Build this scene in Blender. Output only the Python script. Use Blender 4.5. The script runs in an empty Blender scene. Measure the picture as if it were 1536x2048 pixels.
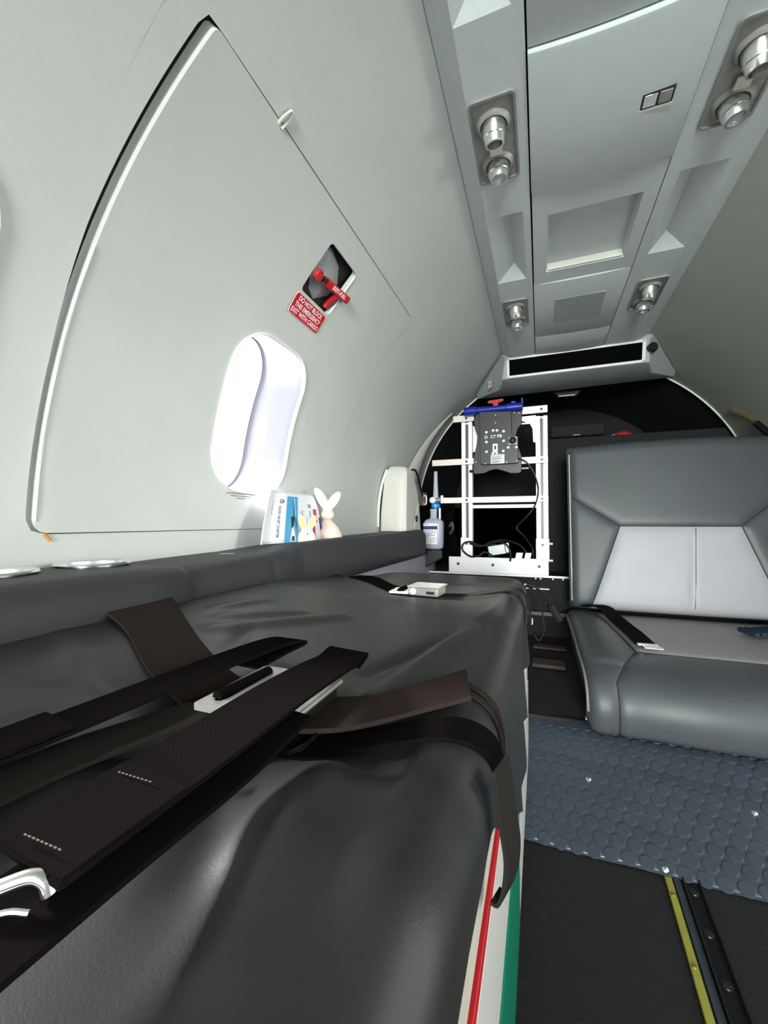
import bpy, bmesh, math, random
from mathutils import Vector, Matrix
random.seed(4)
C = bpy.context.scene.collection
Z0 = 0.62          # floor is z = 0; positions below are written relative to eye level and shifted up by Z0
R_ = math.radians

# ------------------------------------------------------------------ camera
cam = bpy.data.cameras.new('camera'); camo = bpy.data.objects.new('camera', cam); C.objects.link(camo)
cam.sensor_fit = 'VERTICAL'; cam.sensor_height = 24.0; cam.lens = 24.0*820/2048
cam.clip_start = 0.01; cam.clip_end = 100
camo.location = (0, 0, Z0); camo.rotation_euler = (R_(91.47), 0, R_(20.83))
bpy.context.scene.camera = camo
vs = bpy.context.scene.view_settings
vs.view_transform = 'Standard'; vs.look = 'None'; vs.gamma = 1; vs.use_curve_mapping = False
vs.exposure = 0.35
# ------------------------------------------------------------------ daylight
w = bpy.data.worlds.new('overcast_sky'); bpy.context.scene.world = w; w.use_nodes = True
bg = w.node_tree.nodes['Background']; bg.inputs[0].default_value = (0.96, 1.0, 0.98, 1); bg.inputs[1].default_value = 1.45
def area(name, loc, target, sx, sy, power, col=(1, 1, 1), spread=180):
    l = bpy.data.lights.new(name, 'AREA'); l.spread = math.radians(spread); l.shape = 'RECTANGLE'; l.size = sx; l.size_y = sy; l.energy = power; l.color = col
    o = bpy.data.objects.new(name, l); C.objects.link(o); o.location = (loc[0], loc[1], loc[2]+Z0)
    d = Vector(target)-Vector(loc); o.rotation_euler = d.to_track_quat('-Z', 'Y').to_euler()
    return o
CX, CZ, RAD = 0.12, 0.04, 0.74
WIN_Y = (0.14, 0.765, 1.39)
for y, p in zip(WIN_Y, (9, 24)):     # daylight outside the left windows
    area('daylight_left_window', (-2.20, y, 0.75), (0, y, 0.05), 0.35, 0.35, p, (1.0, 0.985, 0.96), 26)
for y, p in zip(WIN_Y, (3.0, 5.0, 1.5)):         # daylight outside the right windows
    area('daylight_right_window', (1.20, y, 0.30), (0, y, 0.12), 0.30, 0.40, p, (0.99, 1.0, 0.97), 100)
area('daylight_entry_door', (0.35, -2.8, 0.20), (0.12, 1.5, 0.0), 0.9, 0.9, 23, (0.93, 1.0, 0.97), 70)

# ------------------------------------------------------------------ materials
def lin(c):
    return tuple(((v/255)/12.92 if v/255 <= 0.04045 else (((v/255)+0.055)/1.055)**2.4) for v in c)
def mat(name, rgb, rough=0.5, metal=0.0, noise=0.0, nscale=40, bump=0.0, bscale=300, trans=0.0, coat=0.0, spec=0.5, ior=1.45, bdist=0.001):
    m = bpy.data.materials.new(name); m.use_nodes = True; nt = m.node_tree; b = nt.nodes['Principled BSDF']
    c = lin(rgb)
    b.inputs['Base Color'].default_value = (*c, 1); b.inputs['Roughness'].default_value = rough; b.inputs['Metallic'].default_value = metal
    b.inputs['Transmission Weight'].default_value = trans; b.inputs['Coat Weight'].default_value = coat
    b.inputs['Specular IOR Level'].default_value = spec; b.inputs['IOR'].default_value = ior
    tc = nt.nodes.new('ShaderNodeTexCoord')
    if noise:
        n = nt.nodes.new('ShaderNodeTexNoise'); n.inputs['Scale'].default_value = nscale; n.inputs['Detail'].default_value = 4
        r = nt.nodes.new('ShaderNodeValToRGB'); r.color_ramp.elements[0].position = 0.3; r.color_ramp.elements[1].position = 0.7
        r.color_ramp.elements[0].color = (*[v*(1-noise) for v in c], 1); r.color_ramp.elements[1].color = (*[min(1, v*(1+noise)) for v in c], 1)
        nt.links.new(tc.outputs['Object'], n.inputs['Vector']); nt.links.new(n.outputs[0], r.inputs[0]); nt.links.new(r.outputs[0], b.inputs['Base Color'])
    if bump:
        n2 = nt.nodes.new('ShaderNodeTexNoise'); n2.inputs['Scale'].default_value = bscale; n2.inputs['Detail'].default_value = 3
        bp = nt.nodes.new('ShaderNodeBump'); bp.inputs['Strength'].default_value = bump; bp.inputs['Distance'].default_value = bdist
        nt.links.new(tc.outputs['Object'], n2.inputs['Vector']); nt.links.new(n2.outputs[0], bp.inputs['Height']); nt.links.new(bp.outputs[0], b.inputs['Normal'])
    return m
def webbing(name, rgb, rough=0.75):
    m = mat(name, rgb, 0.95, spec=0.0); nt = m.node_tree; b = nt.nodes['Principled BSDF']
    tc = nt.nodes.new('ShaderNodeTexCoord'); wv = nt.nodes.new('ShaderNodeTexWave'); wv.bands_direction = 'DIAGONAL'
    wv.inputs['Scale'].default_value = 260; bp = nt.nodes.new('ShaderNodeBump'); bp.inputs['Strength'].default_value = 0.10; bp.inputs['Distance'].default_value = 0.0002
    nt.links.new(tc.outputs['Object'], wv.inputs['Vector']); nt.links.new(wv.outputs[1], bp.inputs['Height']); nt.links.new(bp.outputs[0], b.inputs['Normal'])
    return m
M = dict(
    void=mat('dark_void', (7, 7, 8), 0.95, spec=0.05),
    wall=mat('wall_fabric', (190, 192, 188), 0.8, noise=0.03, nscale=6, bump=0.15, bscale=900),
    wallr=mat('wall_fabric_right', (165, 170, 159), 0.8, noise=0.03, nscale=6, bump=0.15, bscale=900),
    white=mat('white_trim', (222, 222, 217), 0.45),
    cream=mat('cream_moulding', (205, 203, 194), 0.5, noise=0.02),
    backing=mat('gap_backing', (28, 28, 26), 0.8),
    orange=mat('orange_sealant', (190, 130, 60), 0.7),
    reveal=mat('window_reveal', (150, 150, 164), 0.6),
    beige=mat('window_lip', (190, 170, 155), 0.6),
    ceil=mat('ceiling_vinyl', (194, 201, 200), 0.45, noise=0.02, bump=0.2, bscale=1200),
    ceilrec=mat('ceiling_recess_vinyl', (148, 152, 153), 0.5),
    plate=mat('brushed_plate', (150, 149, 143), 0.45, 0.35, noise=0.12, nscale=60),
    chrome=mat('bright_chrome', (240, 240, 238), 0.24, 1.0),
    alu=mat('aluminium', (250, 246, 246), 0.35, 0.05, noise=0.01, nscale=200),
    alu2=mat('brushed_bar', (228, 214, 208), 0.38, 0.15, noise=0.05, nscale=200),
    steel=mat('dark_steel', (70, 70, 72), 0.4, 0.8),
    black=mat('black_plastic', (13, 13, 14), 0.45),
    blackbox=mat('black_box_plastic', (46, 44, 46), 0.4, noise=0.08, nscale=50),
    dark=mat('black_lining', (13, 13, 17), 0.8, noise=0.2, nscale=5),
    vinyl=mat('black_vinyl', (39, 40, 39), 0.40, noise=0.06, nscale=8, bump=0.12, bscale=900, bdist=0.0006, spec=0.42),
    arm=mat('grey_armrest_vinyl', (52, 52, 55), 0.5, bump=0.15, bscale=1200, spec=0.2),
    lower=mat('lower_side_panel', (150, 150, 160), 0.6),
    beigefoam=mat('beige_mattress', (185, 178, 165), 0.8, noise=0.04),
    greywhite=mat('grey_white_paint', (205, 205, 198), 0.4),
    red=mat('red_paint', (185, 25, 32), 0.4),
    redtext=mat('pale_pink_paint', (245, 215, 218), 0.5),
    green=mat('green_paint', (0, 125, 95), 0.35),
    seatd=mat('dark_grey_leather', (68, 72, 75), 0.42, noise=0.05, nscale=10, bump=0.25, bscale=700),
    seatl=mat('light_grey_leather', (164, 162, 167), 0.45, noise=0.03, nscale=10, bump=0.25, bscale=700),
    seatm=mat('mid_grey_leather', (142, 138, 136), 0.5, noise=0.04, nscale=10, bump=0.25, bscale=700),
    seam=mat('seam_thread', (40, 42, 46), 0.7),
    rubber=mat('slate_rubber', (56, 63, 72), 0.34, noise=0.08, nscale=14, spec=0.6),
    carpet=mat('black_carpet', (24, 24, 23), 0.85, noise=0.4, nscale=260, bump=0.8, bscale=600, bdist=0.002),
    wood=mat('brown_plywood', (62, 48, 42), 0.7, noise=0.1),
    yellow=mat('yellow_tape', (150, 148, 60), 0.6, noise=0.1),
    track=mat('seat_track_metal', (66, 66, 66), 0.35, 0.8),
    grille=mat('speaker_grille', (112, 118, 120), 0.6),
    blue=mat('blue_plastic', (20, 42, 150), 0.35),
    redp=mat('red_plastic', (180, 40, 45), 0.4),
    cyan=mat('light_blue_plastic', (30, 150, 225), 0.4),
    clear=mat('clear_plastic', (215, 218, 230), 0.12, trans=0.35, ior=1.3),
    water=mat('clear_bottle', (186, 188, 206), 0.22, trans=0.12, ior=1.3),
    label=mat('white_label', (240, 240, 246), 0.5),
    navy=mat('navy_print', (38, 45, 115), 0.5),
    print=mat('grey_print', (120, 122, 130), 0.6),
    ink=mat('black_print', (25, 25, 28), 0.6),
    silverlabel=mat('silver_label', (175, 180, 180), 0.4, 0.3),
    paper=mat('glossy_paper', (214, 215, 222), 0.3),
    sky=mat('photo_blue', (70, 150, 190), 0.35, noise=0.06, nscale=30),
    bwood=mat('pinkish_wood', (232, 205, 190), 0.6, noise=0.03, nscale=60),
    bwhite=mat('white_ceramic', (232, 228, 220), 0.35),
    byellow=mat('pale_yellow_paint', (236, 200, 120), 0.6),
    strap=webbing('black_webbing', (19, 16, 16)),
    strapb=webbing('brown_webbing', (46, 39, 37)),
    strapg=webbing('dark_grey_webbing', (38, 36, 34)),
    buckle=mat('satin_buckle_metal', (158, 156, 152), 0.35, 0.3),
    thread=mat('grey_thread', (66, 62, 57), 0.8),
    seatbelt=webbing('seat_belt_webbing', (26, 26, 28)),
    bluebelt=webbing('blue_grey_webbing', (50, 62, 74)),
    brown=mat('brown_latch', (84, 62, 54), 0.5, 0.3),
    brass=mat('yellow_zinc', (140, 118, 62), 0.4, 0.5, noise=0.2, nscale=80),
)
def speaker_holes(m):
    nt = m.node_tree; b = nt.nodes['Principled BSDF']; tc = nt.nodes.new('ShaderNodeTexCoord'); v = nt.nodes.new('ShaderNodeTexVoronoi')
    v.inputs['Scale'].default_value = 240; v.inputs['Randomness'].default_value = 0.0
    r = nt.nodes.new('ShaderNodeValToRGB'); r.color_ramp.elements[0].position = 0.3; r.color_ramp.elements[1].position = 0.42
    r.color_ramp.elements[0].color = (0.20, 0.215, 0.22, 1); r.color_ramp.elements[1].color = (0.36, 0.38, 0.385, 1)
    nt.links.new(tc.outputs['Object'], v.inputs['Vector']); nt.links.new(v.outputs[0], r.inputs[0]); nt.links.new(r.outputs[0], b.inputs['Base Color'])
speaker_holes(M['grille'])
def pane_mat():
    m = bpy.data.materials.new('window_pane'); m.use_nodes = True; nt = m.node_tree; nt.nodes.clear()
    o = nt.nodes.new('ShaderNodeOutputMaterial'); mx = nt.nodes.new('ShaderNodeMixShader'); t = nt.nodes.new('ShaderNodeBsdfTransparent'); g = nt.nodes.new('ShaderNodeBsdfGlossy')
    t.inputs[0].default_value = (0.97, 0.98, 0.98, 1); g.inputs['Roughness'].default_value = 0.05; mx.inputs[0].default_value = 0.06
    nt.links.new(t.outputs[0], mx.inputs[1]); nt.links.new(g.outputs[0], mx.inputs[2]); nt.links.new(mx.outputs[0], o.inputs[0]); return m
M['pane'] = pane_mat()

# ------------------------------------------------------------------ geometry helpers
class MB:
    def __init__(s): s.v = []; s.f = []; s.mi = None
    def add(s, vs_, fs):
        o = len(s.v); s.v += [Vector(p) for p in vs_]; s.f += [tuple(i+o for i in f) for f in fs]; return s
    def box(s, a, b):
        x0, y0, z0 = a; x1, y1, z1 = b
        return s.add([(x0,y0,z0),(x1,y0,z0),(x1,y1,z0),(x0,y1,z0),(x0,y0,z1),(x1,y0,z1),(x1,y1,z1),(x0,y1,z1)],
              [(0,3,2,1),(4,5,6,7),(0,1,5,4),(1,2,6,5),(2,3,7,6),(3,0,4,7)])
    def hexa(s, p):      # 8 points: bottom four, top four
        return s.add(p, [(0,3,2,1),(4,5,6,7),(0,1,5,4),(1,2,6,5),(2,3,7,6),(3,0,4,7)])
    def quad(s, *p): return s.add(p, [tuple(range(len(p)))])
    def lathe(s, base, axis, prof, n=24, cap=(True, True)):     # prof: (distance along axis, radius)
        base = Vector(base); a = Vector(axis).normalized(); t = a.orthogonal().normalized(); b = a.cross(t)
        o = len(s.v)
        for h, r in prof:
            for k in range(n):
                q = 2*math.pi*k/n; s.v.append(base+a*h+(t*math.cos(q)+b*math.sin(q))*r)
        for i in range(len(prof)-1):
            for k in range(n):
                k2 = (k+1) % n; s.f.append((o+i*n+k, o+i*n+k2, o+(i+1)*n+k2, o+(i+1)*n+k))
        if cap[0]: s.f.append(tuple(o+k for k in range(n))[::-1])
        if cap[1]: s.f.append(tuple(o+(len(prof)-1)*n+k for k in range(n)))
        return s
    def cyl(s, p0, p1, r, n=16, r1=None):
        p0 = Vector(p0); p1 = Vector(p1); L = (p1-p0).length
        return s.lathe(p0, p1-p0, [(0, r), (L, r if r1 is None else r1)], n)
    def ell(s, c, rx, ry, rz, rot=None, n=20, m=12):
        o = len(s.v); c = Vector(c); rot = rot or Matrix.Identity(3)
        for i in range(m+1):
            t = math.pi*i/m
            for k in range(n):
                q = 2*math.pi*k/n; s.v.append(c+rot @ Vector((rx*math.sin(t)*math.cos(q), ry*math.sin(t)*math.sin(q), rz*math.cos(t))))
        for i in range(m):
            for k in range(n):
                k2 = (k+1) % n; s.f.append((o+i*n+k, o+(i+1)*n+k, o+(i+1)*n+k2, o+i*n+k2))
        return s
    def tube(s, pts, r, n=8, sm=6):
        pts = spline(pts, sm); o = len(s.v); up = Vector((0.13, 0.21, 0.97)); N = len(pts)
        for i, p in enumerate(pts):
            t = (pts[min(i+1, N-1)]-pts[max(i-1, 0)]).normalized(); a = t.cross(up).normalized(); b = a.cross(t)
            for k in range(n):
                q = 2*math.pi*k/n; s.v.append(p+(a*math.cos(q)+b*math.sin(q))*r)
        for i in range(N-1):
            for k in range(n):
                k2 = (k+1) % n; s.f.append((o+i*n+k, o+i*n+k2, o+(i+1)*n+k2, o+(i+1)*n+k))
        s.f.append(tuple(o+k for k in range(n))[::-1]); s.f.append(tuple(o+(N-1)*n+k for k in range(n))); return s
    def prism(s, poly, d):       # poly: 3D planar points, extruded by vector d
        d = Vector(d); n = len(poly); o = len(s.v); s.v += [Vector(p) for p in poly]+[Vector(p)+d for p in poly]
        s.f.append(tuple(o+i for i in range(n))[::-1]); s.f.append(tuple(o+n+i for i in range(n)))
        for i in range(n): j = (i+1) % n; s.f.append((o+i, o+j, o+n+j, o+n+i))
        return s
    def ribbon(s, pts, side, th=0.002, sm=8):      # pts: list of (centre, half width, side vector or None)
        P = spline([Vector(p) for p in pts], sm); N = len(P)
        if isinstance(side, list): S = spline([Vector(q) for q in side], sm)
        else: S = [Vector(side)]*N
        o = len(s.v)
        for i, p in enumerate(P):
            t = (P[min(i+1, N-1)]-P[max(i-1, 0)]).normalized(); nn = t.cross(S[i]).normalized()*th/2
            K = 6
            for k in range(K+1): s.v.append(p+S[i]*(-1+2*k/K)+nn)
            for k in range(K+1): s.v.append(p+S[i]*(1-2*k/K)-nn)
        K2 = 14
        for i in range(N-1):
            for k in range(K2):
                k2 = (k+1) % K2; s.f.append((o+i*K2+k, o+(i+1)*K2+k, o+(i+1)*K2+k2, o+i*K2+k2))
        s.f.append(tuple(o+k for k in range(K2))); s.f.append(tuple(o+(N-1)*K2+k for k in range(K2))[::-1]); return s
    def grid(s, nu, nv, fn, flip=False):
        o = len(s.v)
        for j in range(nv+1):
            for i in range(nu+1): s.v.append(Vector(fn(i/nu, j/nv)))
        for j in range(nv):
            for i in range(nu):
                a = o+j*(nu+1)+i; q = (a, a+1, a+nu+2, a+nu+1); s.f.append(q[::-1] if flip else q)
        return s
    def build(s, name, m, parent=None, bevel=0, seg=2, sharp=35, loc=None, solid=0, recalc=True):
        me = bpy.data.meshes.new(name)
        O = Vector((0, 0, 0))
        r = parent
        while r is not None and r.parent is not None: r = r.parent
        if r is not None: O = r.location.copy()-Vector((0, 0, Z0))
        elif loc is not None: O = Vector(loc)
        me.from_pydata([p-O if (r is not None or loc is not None) else p+Vector((0, 0, Z0)) for p in s.v], [], s.f)
        if recalc:
            bm = bmesh.new(); bm.from_mesh(me); bmesh.ops.remove_doubles(bm, verts=bm.verts, dist=1e-6); bmesh.ops.recalc_face_normals(bm, faces=bm.faces); bm.to_mesh(me); bm.free()
        for mm in (m if isinstance(m, list) else [m]): me.materials.append(M[mm])
        me.shade_smooth(); me.set_sharp_from_angle(angle=R_(sharp))
        o = bpy.data.objects.new(name, me); C.objects.link(o)
        if parent is not None: o.parent = parent
        elif loc is not None: o.location = (loc[0], loc[1], loc[2]+Z0)
        if solid:
            md = o.modifiers.new('solid', 'SOLIDIFY'); md.thickness = solid; md.offset = 0
        if bevel:
            b = o.modifiers.new('bevel', 'BEVEL'); b.width = bevel; b.segments = seg; b.limit_method = 'ANGLE'; b.angle_limit = R_(35)
        return o
def spline(pts, k):
    pts = [Vector(p) for p in pts]
    if len(pts) < 3 or k <= 1: return pts
    P = [2*pts[0]-pts[1]]+pts+[2*pts[-1]-pts[-2]]; out = []
    for i in range(1, len(P)-2):
        a, b, c, d = P[i-1], P[i], P[i+1], P[i+2]
        for j in range(k):
            t = j/k; out.append(0.5*((2*b)+(c-a)*t+(2*a-5*b+4*c-d)*t*t+(3*b-a-3*c+d)*t**3))
    out.append(pts[-1]); return out
def thing(name, label, cat, loc, group=None):
    o = bpy.data.objects.new(name, None); o.empty_display_size = 0.02; C.objects.link(o); o.location = (loc[0], loc[1], loc[2]+Z0)
    return tag(o, label, cat, group)
def tag(o, label=None, cat=None, group=None, kind=None):
    if label: o['label'] = label
    if cat: o['category'] = cat
    if group: o['group'] = group
    if kind: o['kind'] = kind
    return o
def struct(o): o['kind'] = 'structure'; return o
def copy_tree(o, parent=None):
    c = o.copy(); C.objects.link(c); c.parent = parent
    for ch in list(o.children): copy_tree(ch, c)
    return c
def text_mb(s, size, mapf, extr=0.0003, bold=0.0, align='CENTER', sx=1.0, sp=1.0):
    cu = bpy.data.curves.new('t', 'FONT'); cu.body = s; cu.size = size; cu.align_x = align; cu.align_y = 'CENTER'; cu.offset = bold; cu.resolution_u = 3; cu.space_character = sp; cu.space_line = 0.95
    o = bpy.data.objects.new('t', cu); C.objects.link(o); bpy.context.view_layer.update()
    me = bpy.data.meshes.new_from_object(o.evaluated_get(bpy.context.evaluated_depsgraph_get()))
    mb = MB(); mb.add([mapf(v.co.x*sx, v.co.y) for v in me.vertices], [tuple(p.vertices) for p in me.polygons])
    bpy.data.objects.remove(o); bpy.data.curves.remove(cu); bpy.data.meshes.remove(me); return mb
def rrect(cx, cy, w, h, r, n=8, rs=None):
    rs = rs or (r, r, r, r); out = []
    for (sx, sy, a0), q in zip(((1, -1, -90), (1, 1, 0), (-1, 1, 90), (-1, -1, 180)), rs):   # br, tr, tl, bl
        ox, oy = cx+sx*(w/2-q), cy+sy*(h/2-q)
        if q < 1e-6: out.append((ox, oy)); continue
        for k in range(n+1):
            a = R_(a0+90*k/n); out.append((ox+q*math.cos(a), oy+q*math.sin(a)))
    return out
def cast(poly, c, a):
    dx, dy = math.cos(a), math.sin(a); best = None
    for i in range(len(poly)):
        x0, y0 = poly[i]; x1, y1 = poly[(i+1) % len(poly)]
        ex, ey = x1-x0, y1-y0; den = dx*ey-dy*ex
        if abs(den) < 1e-12: continue
        t = ((x0-c[0])*ey-(y0-c[1])*ex)/den; u = ((x0-c[0])*dy-(y0-c[1])*dx)/den
        if t > 0 and -1e-6 <= u <= 1+1e-6: best = t if best is None else min(best, t)
    return (c[0]+dx*best, c[1]+dy*best)
def angles(c, outer, n=150):
    a = [2*math.pi*k/n for k in range(n)]+[math.atan2(p[1]-c[1], p[0]-c[0]) % (2*math.pi) for p in outer]
    a.sort(); out = []
    for v in a:
        if not out or v-out[-1] > 1e-4: out.append(v)
    return out
def annulus(mb, mapf, c, inner, outer, rings=24, n=150):
    A = angles(c, outer, n); o = len(mb.v); N = len(A)
    for i in range(rings+1):
        t = i/rings
        for a in A:
            p = cast(inner, c, a); q = cast(outer, c, a); mb.v.append(Vector(mapf(p[0]+(q[0]-p[0])*t, p[1]+(q[1]-p[1])*t)))
    for i in range(rings):
        for k in range(N):
            k2 = (k+1) % N; mb.f.append((o+i*N+k, o+i*N+k2, o+(i+1)*N+k2, o+(i+1)*N+k))
    return mb
def loft(mb, rows, closed=True):
    o = len(mb.v); n = len(rows[0])
    for r in rows: mb.v += [Vector(p) for p in r]
    for i in range(len(rows)-1):
        for k in range(n if closed else n-1):
            k2 = (k+1) % n; mb.f.append((o+i*n+k, o+i*n+k2, o+(i+1)*n+k2, o+(i+1)*n+k))
    return mb
# the cabin lining is a cylinder; y = along the cabin, s = arc length above the widest line
def WL(y, s, off=0.0):
    a = s/RAD; return Vector((CX-(RAD-off)*math.cos(a), y, CZ+(RAD-off)*math.sin(a)))
def WR(y, s, off=0.0):
    a = s/RAD; return Vector((CX+(RAD-off)*math.cos(a), y, CZ+(RAD-off)*math.sin(a)))
def S(deg): return R_(deg)*RAD
YF, YB = -1.35, 2.15     # front and aft limits of the lining

# ================================================================== SETTING
S_LOW, S_TOP = S(-14), S(69.3)
WS0, WS1 = S(2.2), S(28.6); WSC = (WS0+WS1)/2; WH = WS1-WS0; WW = 0.25
def win_poly(y, grow=0.0): return rrect(y, WSC, WW+2*grow, WH+2*grow, 0.085+grow, 10)
# left wall with one window hole and the emergency exit hole
wl = MB()
outerA = [(YF, S_LOW), (0.325, S_LOW), (0.325, S_TOP), (YF, S_TOP)]
annulus(wl, lambda y, s: WL(y, s), (WIN_Y[0], WSC), win_poly(WIN_Y[0]), outerA, 30)
DY0, DY1, DS0, DS1 = 0.348, 1.172, S(-4.2), S(50.2)
DSM = S(31)
def skew(poly, gap=0.0):
    out = []
    for y, s in dense(poly):
        wgt = max(0.0, 1-(y-DY0)/(DY1-DY0)); f = (s-S(-4))/S(54)
        out.append((y+wgt*(-0.012+0.040*f)-gap*wgt*min(1, max(0, (s-S(14))/S(14))), s-0.010*wgt*max(0, f)))
    return out
def dense(poly, n=12):
    out = []
    for i in range(len(poly)):
        a, b_ = poly[i], poly[(i+1) % len(poly)]
        k = max(1, int(math.dist(a, b_)/0.03))
        for j in range(k): out.append((a[0]+(b_[0]-a[0])*j/k, a[1]+(b_[1]-a[1])*j/k))
    return out
door_out = rrect((DY0+DY1)/2, (DS0+DS1)/2, DY1-DY0, DS1-DS0, 0.012, 4, rs=(0.012, 0.03, 0.008, 0.02))
hole = rrect((DY0+DY1)/2-0.003, (DS0+DS1)/2, DY1-DY0+0.010, DS1-DS0+0.003, 0.012, 4, rs=(0.012, 0.03, 0.008, 0.02))
outerB = [(0.325, S_LOW), (YB, S_LOW), (YB, S_TOP), (0.325, S_TOP)]
annulus(wl, lambda y, s: WL(y, s), ((DY0+DY1)/2, (DS0+DS1)/2), skew(hole, 0.006), outerB, 24, 220)
wall_left = struct(wl.build('wall_left', 'wall'))
b = MB().grid(6, 40, lambda u, v: WL(0.31+0.02*u, S_LOW+(S_TOP-S_LOW)*v, -0.0008)); b.build('wall_joint', 'wall', wall_left)
# dark sheet added behind the door gap to keep light from leaking through
sb = MB(); annulus(sb, lambda y, s: WL(y, s, -0.022), (WIN_Y[1], WSC), win_poly(WIN_Y[1], 0.03), [(DY0-0.05, DS0-0.05), (DY1+0.05, DS0-0.05), (DY1+0.05, DS1+0.05), (DY0-0.05, DS1+0.05)], 20)
sb.build('gap_backing', 'backing', wall_left)
# ---- emergency exit panel
HY0, HY1, HS0, HS1 = 0.733, 0.852, S(37.6), S(46.2)
door = MB()
lowp = rrect((DY0+DY1)/2, (DS0+DSM)/2, DY1-DY0, DSM-DS0, 0.02, 5, rs=(0.012, 0, 0, 0.012))
upp = rrect((DY0+DY1)/2, (DSM+DS1)/2, DY1-DY0, DS1-DSM, 0.02, 5, rs=(0, 0.03, 0.008, 0))
lowp = skew(lowp); upp = skew(upp)
def dmap(y, s):
    t = max(0.0, 1-abs(y-DY0)/0.25); return WL(y, s, 0.001+0.006*t*t)
annulus(door, dmap, (WIN_Y[1], WSC), win_poly(WIN_Y[1]), lowp, 26, 170)
hp = rrect((HY0+HY1)/2, (HS0+HS1)/2, HY1-HY0, HS1-HS0, 0.008, 4)
annulus(door, dmap, ((HY0+HY1)/2, (HS0+HS1)/2), hp, upp, 20, 140)
def dense(poly, n=12):
    out = []
    for i in range(len(poly)):
        a, b_ = poly[i], poly[(i+1) % len(poly)]
        k = max(1, int(math.dist(a, b_)/0.03))
        for j in range(k): out.append((a[0]+(b_[0]-a[0])*j/k, a[1]+(b_[1]-a[1])*j/k))
    return out
dd = skew(door_out)
loft(door, [[dmap(y, s) for y, s in dd], [WL(y, s, -0.02) for y, s in dd]])
loft(door, [[dmap(y, s) for y, s in dense(hp)], [WL(y, s, -0.012) for y, s in dense(hp)]])
door_o = struct(door.build('door_1', 'wall', recalc=False))
edge = MB(); edge.tube([dmap(DY0-0.012+0.040*(a+4)/54, S(a))+Vector((0, -0.0015, 0)) for a in (-3.0, 3, 9, 15, 21, 26)], 0.0022, 6, 5)
edge.build('edge_trim', 'white', door_o)
hk = MB(); hk.tube([WL(0.505, S(49.2), 0.001), WL(0.503, S(50.3), 0.006), WL(0.507, S(51.2), 0.006), WL(0.512, S(50.8), 0.005), WL(0.513, S(49.2), 0.003)], 0.0022, 6, 5); hk.build('hook', 'cream', door_o)
MB().tube([WL(0.350, S(-4.3), 0.001), WL(0.354, S(-4.7), 0.001), WL(0.357, S(-5.0), 0.001)], 0.0022, 6, 3).build('sealant_blob', 'orange', wall_left)
# handle recess: back plate and torn liner shapes
rc = MB(); rc.quad(WL(HY0-0.01, HS0-0.01, -0.035), WL(HY1+0.01, HS0-0.01, -0.035), WL(HY1+0.01, HS1+0.01, -0.035), WL(HY0-0.01, HS1+0.01, -0.035)); 
rc.build('handle_recess', 'black', door_o)
lt = MB().grid(10, 10, lambda u, v: WL(HY0+0.002+0.115*(0.05+0.9*u)*1.0, HS0+0.006+(HS1-HS0)*(0.05+0.9*v), -0.030+0.022*math.sin(math.pi*min(1, max(0, (u+v)/2)))*(0.6+0.4*math.cos(3*(u-v)))))
bm_keep = MB()
poly = [(0.04, 0.97), (0.10, 0.45), (0.35, 0.12), (0.60, 0.03), (0.93, 0.30), (0.97, 0.62), (0.72, 0.86), (0.30, 0.98)]
c0 = (0.5, 0.5); rows = []
for i in range(8):
    t = i/7; rows.append([WL(HY0+(HY1-HY0)*(c0[0]+(p[0]-c0[0])*t), HS0+(HS1-HS0)*(c0[1]+(p[1]-c0[1])*t), -0.006-0.018*t*t) for p in dense(poly)])
loft(bm_keep, rows); bm_keep.build('cover_flap', 'ceilrec', door_o)
MB().tube([WL(HY0+0.004, HS0+0.01, -0.024), WL(HY0+0.01, HS0+0.03, -0.016), WL(HY0+0.012, HS1-0.03, -0.012), WL(HY0+0.006, HS1-0.008, -0.016)], 0.0025, 6, 5).build('cover_edge', 'white', door_o)
rim = MB(); rim.tube([WL(HY1, HS0+0.006, 0.0), WL(HY1, HS1-0.006, 0.0)], 0.0020, 6, 1); rim.build('recess_rim', 'white', door_o)
# reveal, bead, pane for each window
def reveal(mapf, y, parent, bead=True):
    pts = dense(win_poly(y))
    pin = lambda g: [(WSC and (y+(p[0]-y)*g), WSC+(p[1]-WSC)*g) for p in pts]
    mb = MB(); loft(mb, [[mapf(a, s, 0.0015) for a, s in pin(1.0)], [mapf(a, s, -0.012) for a, s in pin(0.985)], [mapf(a, s, -0.09) for a, s in pin(0.965)], [mapf(a, s, -0.140) for a, s in pin(0.955)]])
    o = mb.build('reveal', 'reveal', parent)
    if bead:
        mb = MB(); loft(mb, [[mapf(a, s, 0.001) for a, s in pin(1.022)], [mapf(a, s, 0.0055) for a, s in pin(1.016)], [mapf(a, s, 0.0055) for a, s in pin(1.004)], [mapf(a, s, -0.004) for a, s in pin(0.985)]]); mb.build('bead', 'white', parent)
        mb = MB(); loft(mb, [[mapf(a, s, -0.132) for a, s in pin(0.957)], [mapf(a, s, -0.130) for a, s in pin(0.945)], [mapf(a, s, -0.136) for a, s in pin(0.945)]]); mb.build('lip', 'beige', parent)
    mb = MB(); N = len(pts); rows = [[mapf(a, s, -0.138) for a, s in pin(g)] for g in (0.95, 0.6, 0.3, 0.02)]; loft(mb, rows); mb.build('pane', 'pane', parent)
win1 = struct(MB().grid(1, 1, lambda u, v: WL(WIN_Y[1]-0.02+0.04*u, WSC-WH/2-0.006+0.001*v, -0.142)).build('window_1', 'white')); reveal(WL, WIN_Y[1], win1)
win2 = struct(MB().grid(1, 1, lambda u, v: WL(WIN_Y[0]-0.02+0.04*u, WSC-WH/2-0.006+0.001*v, -0.142)).build('window_2', 'white')); reveal(WL, WIN_Y[0], win2)
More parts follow.
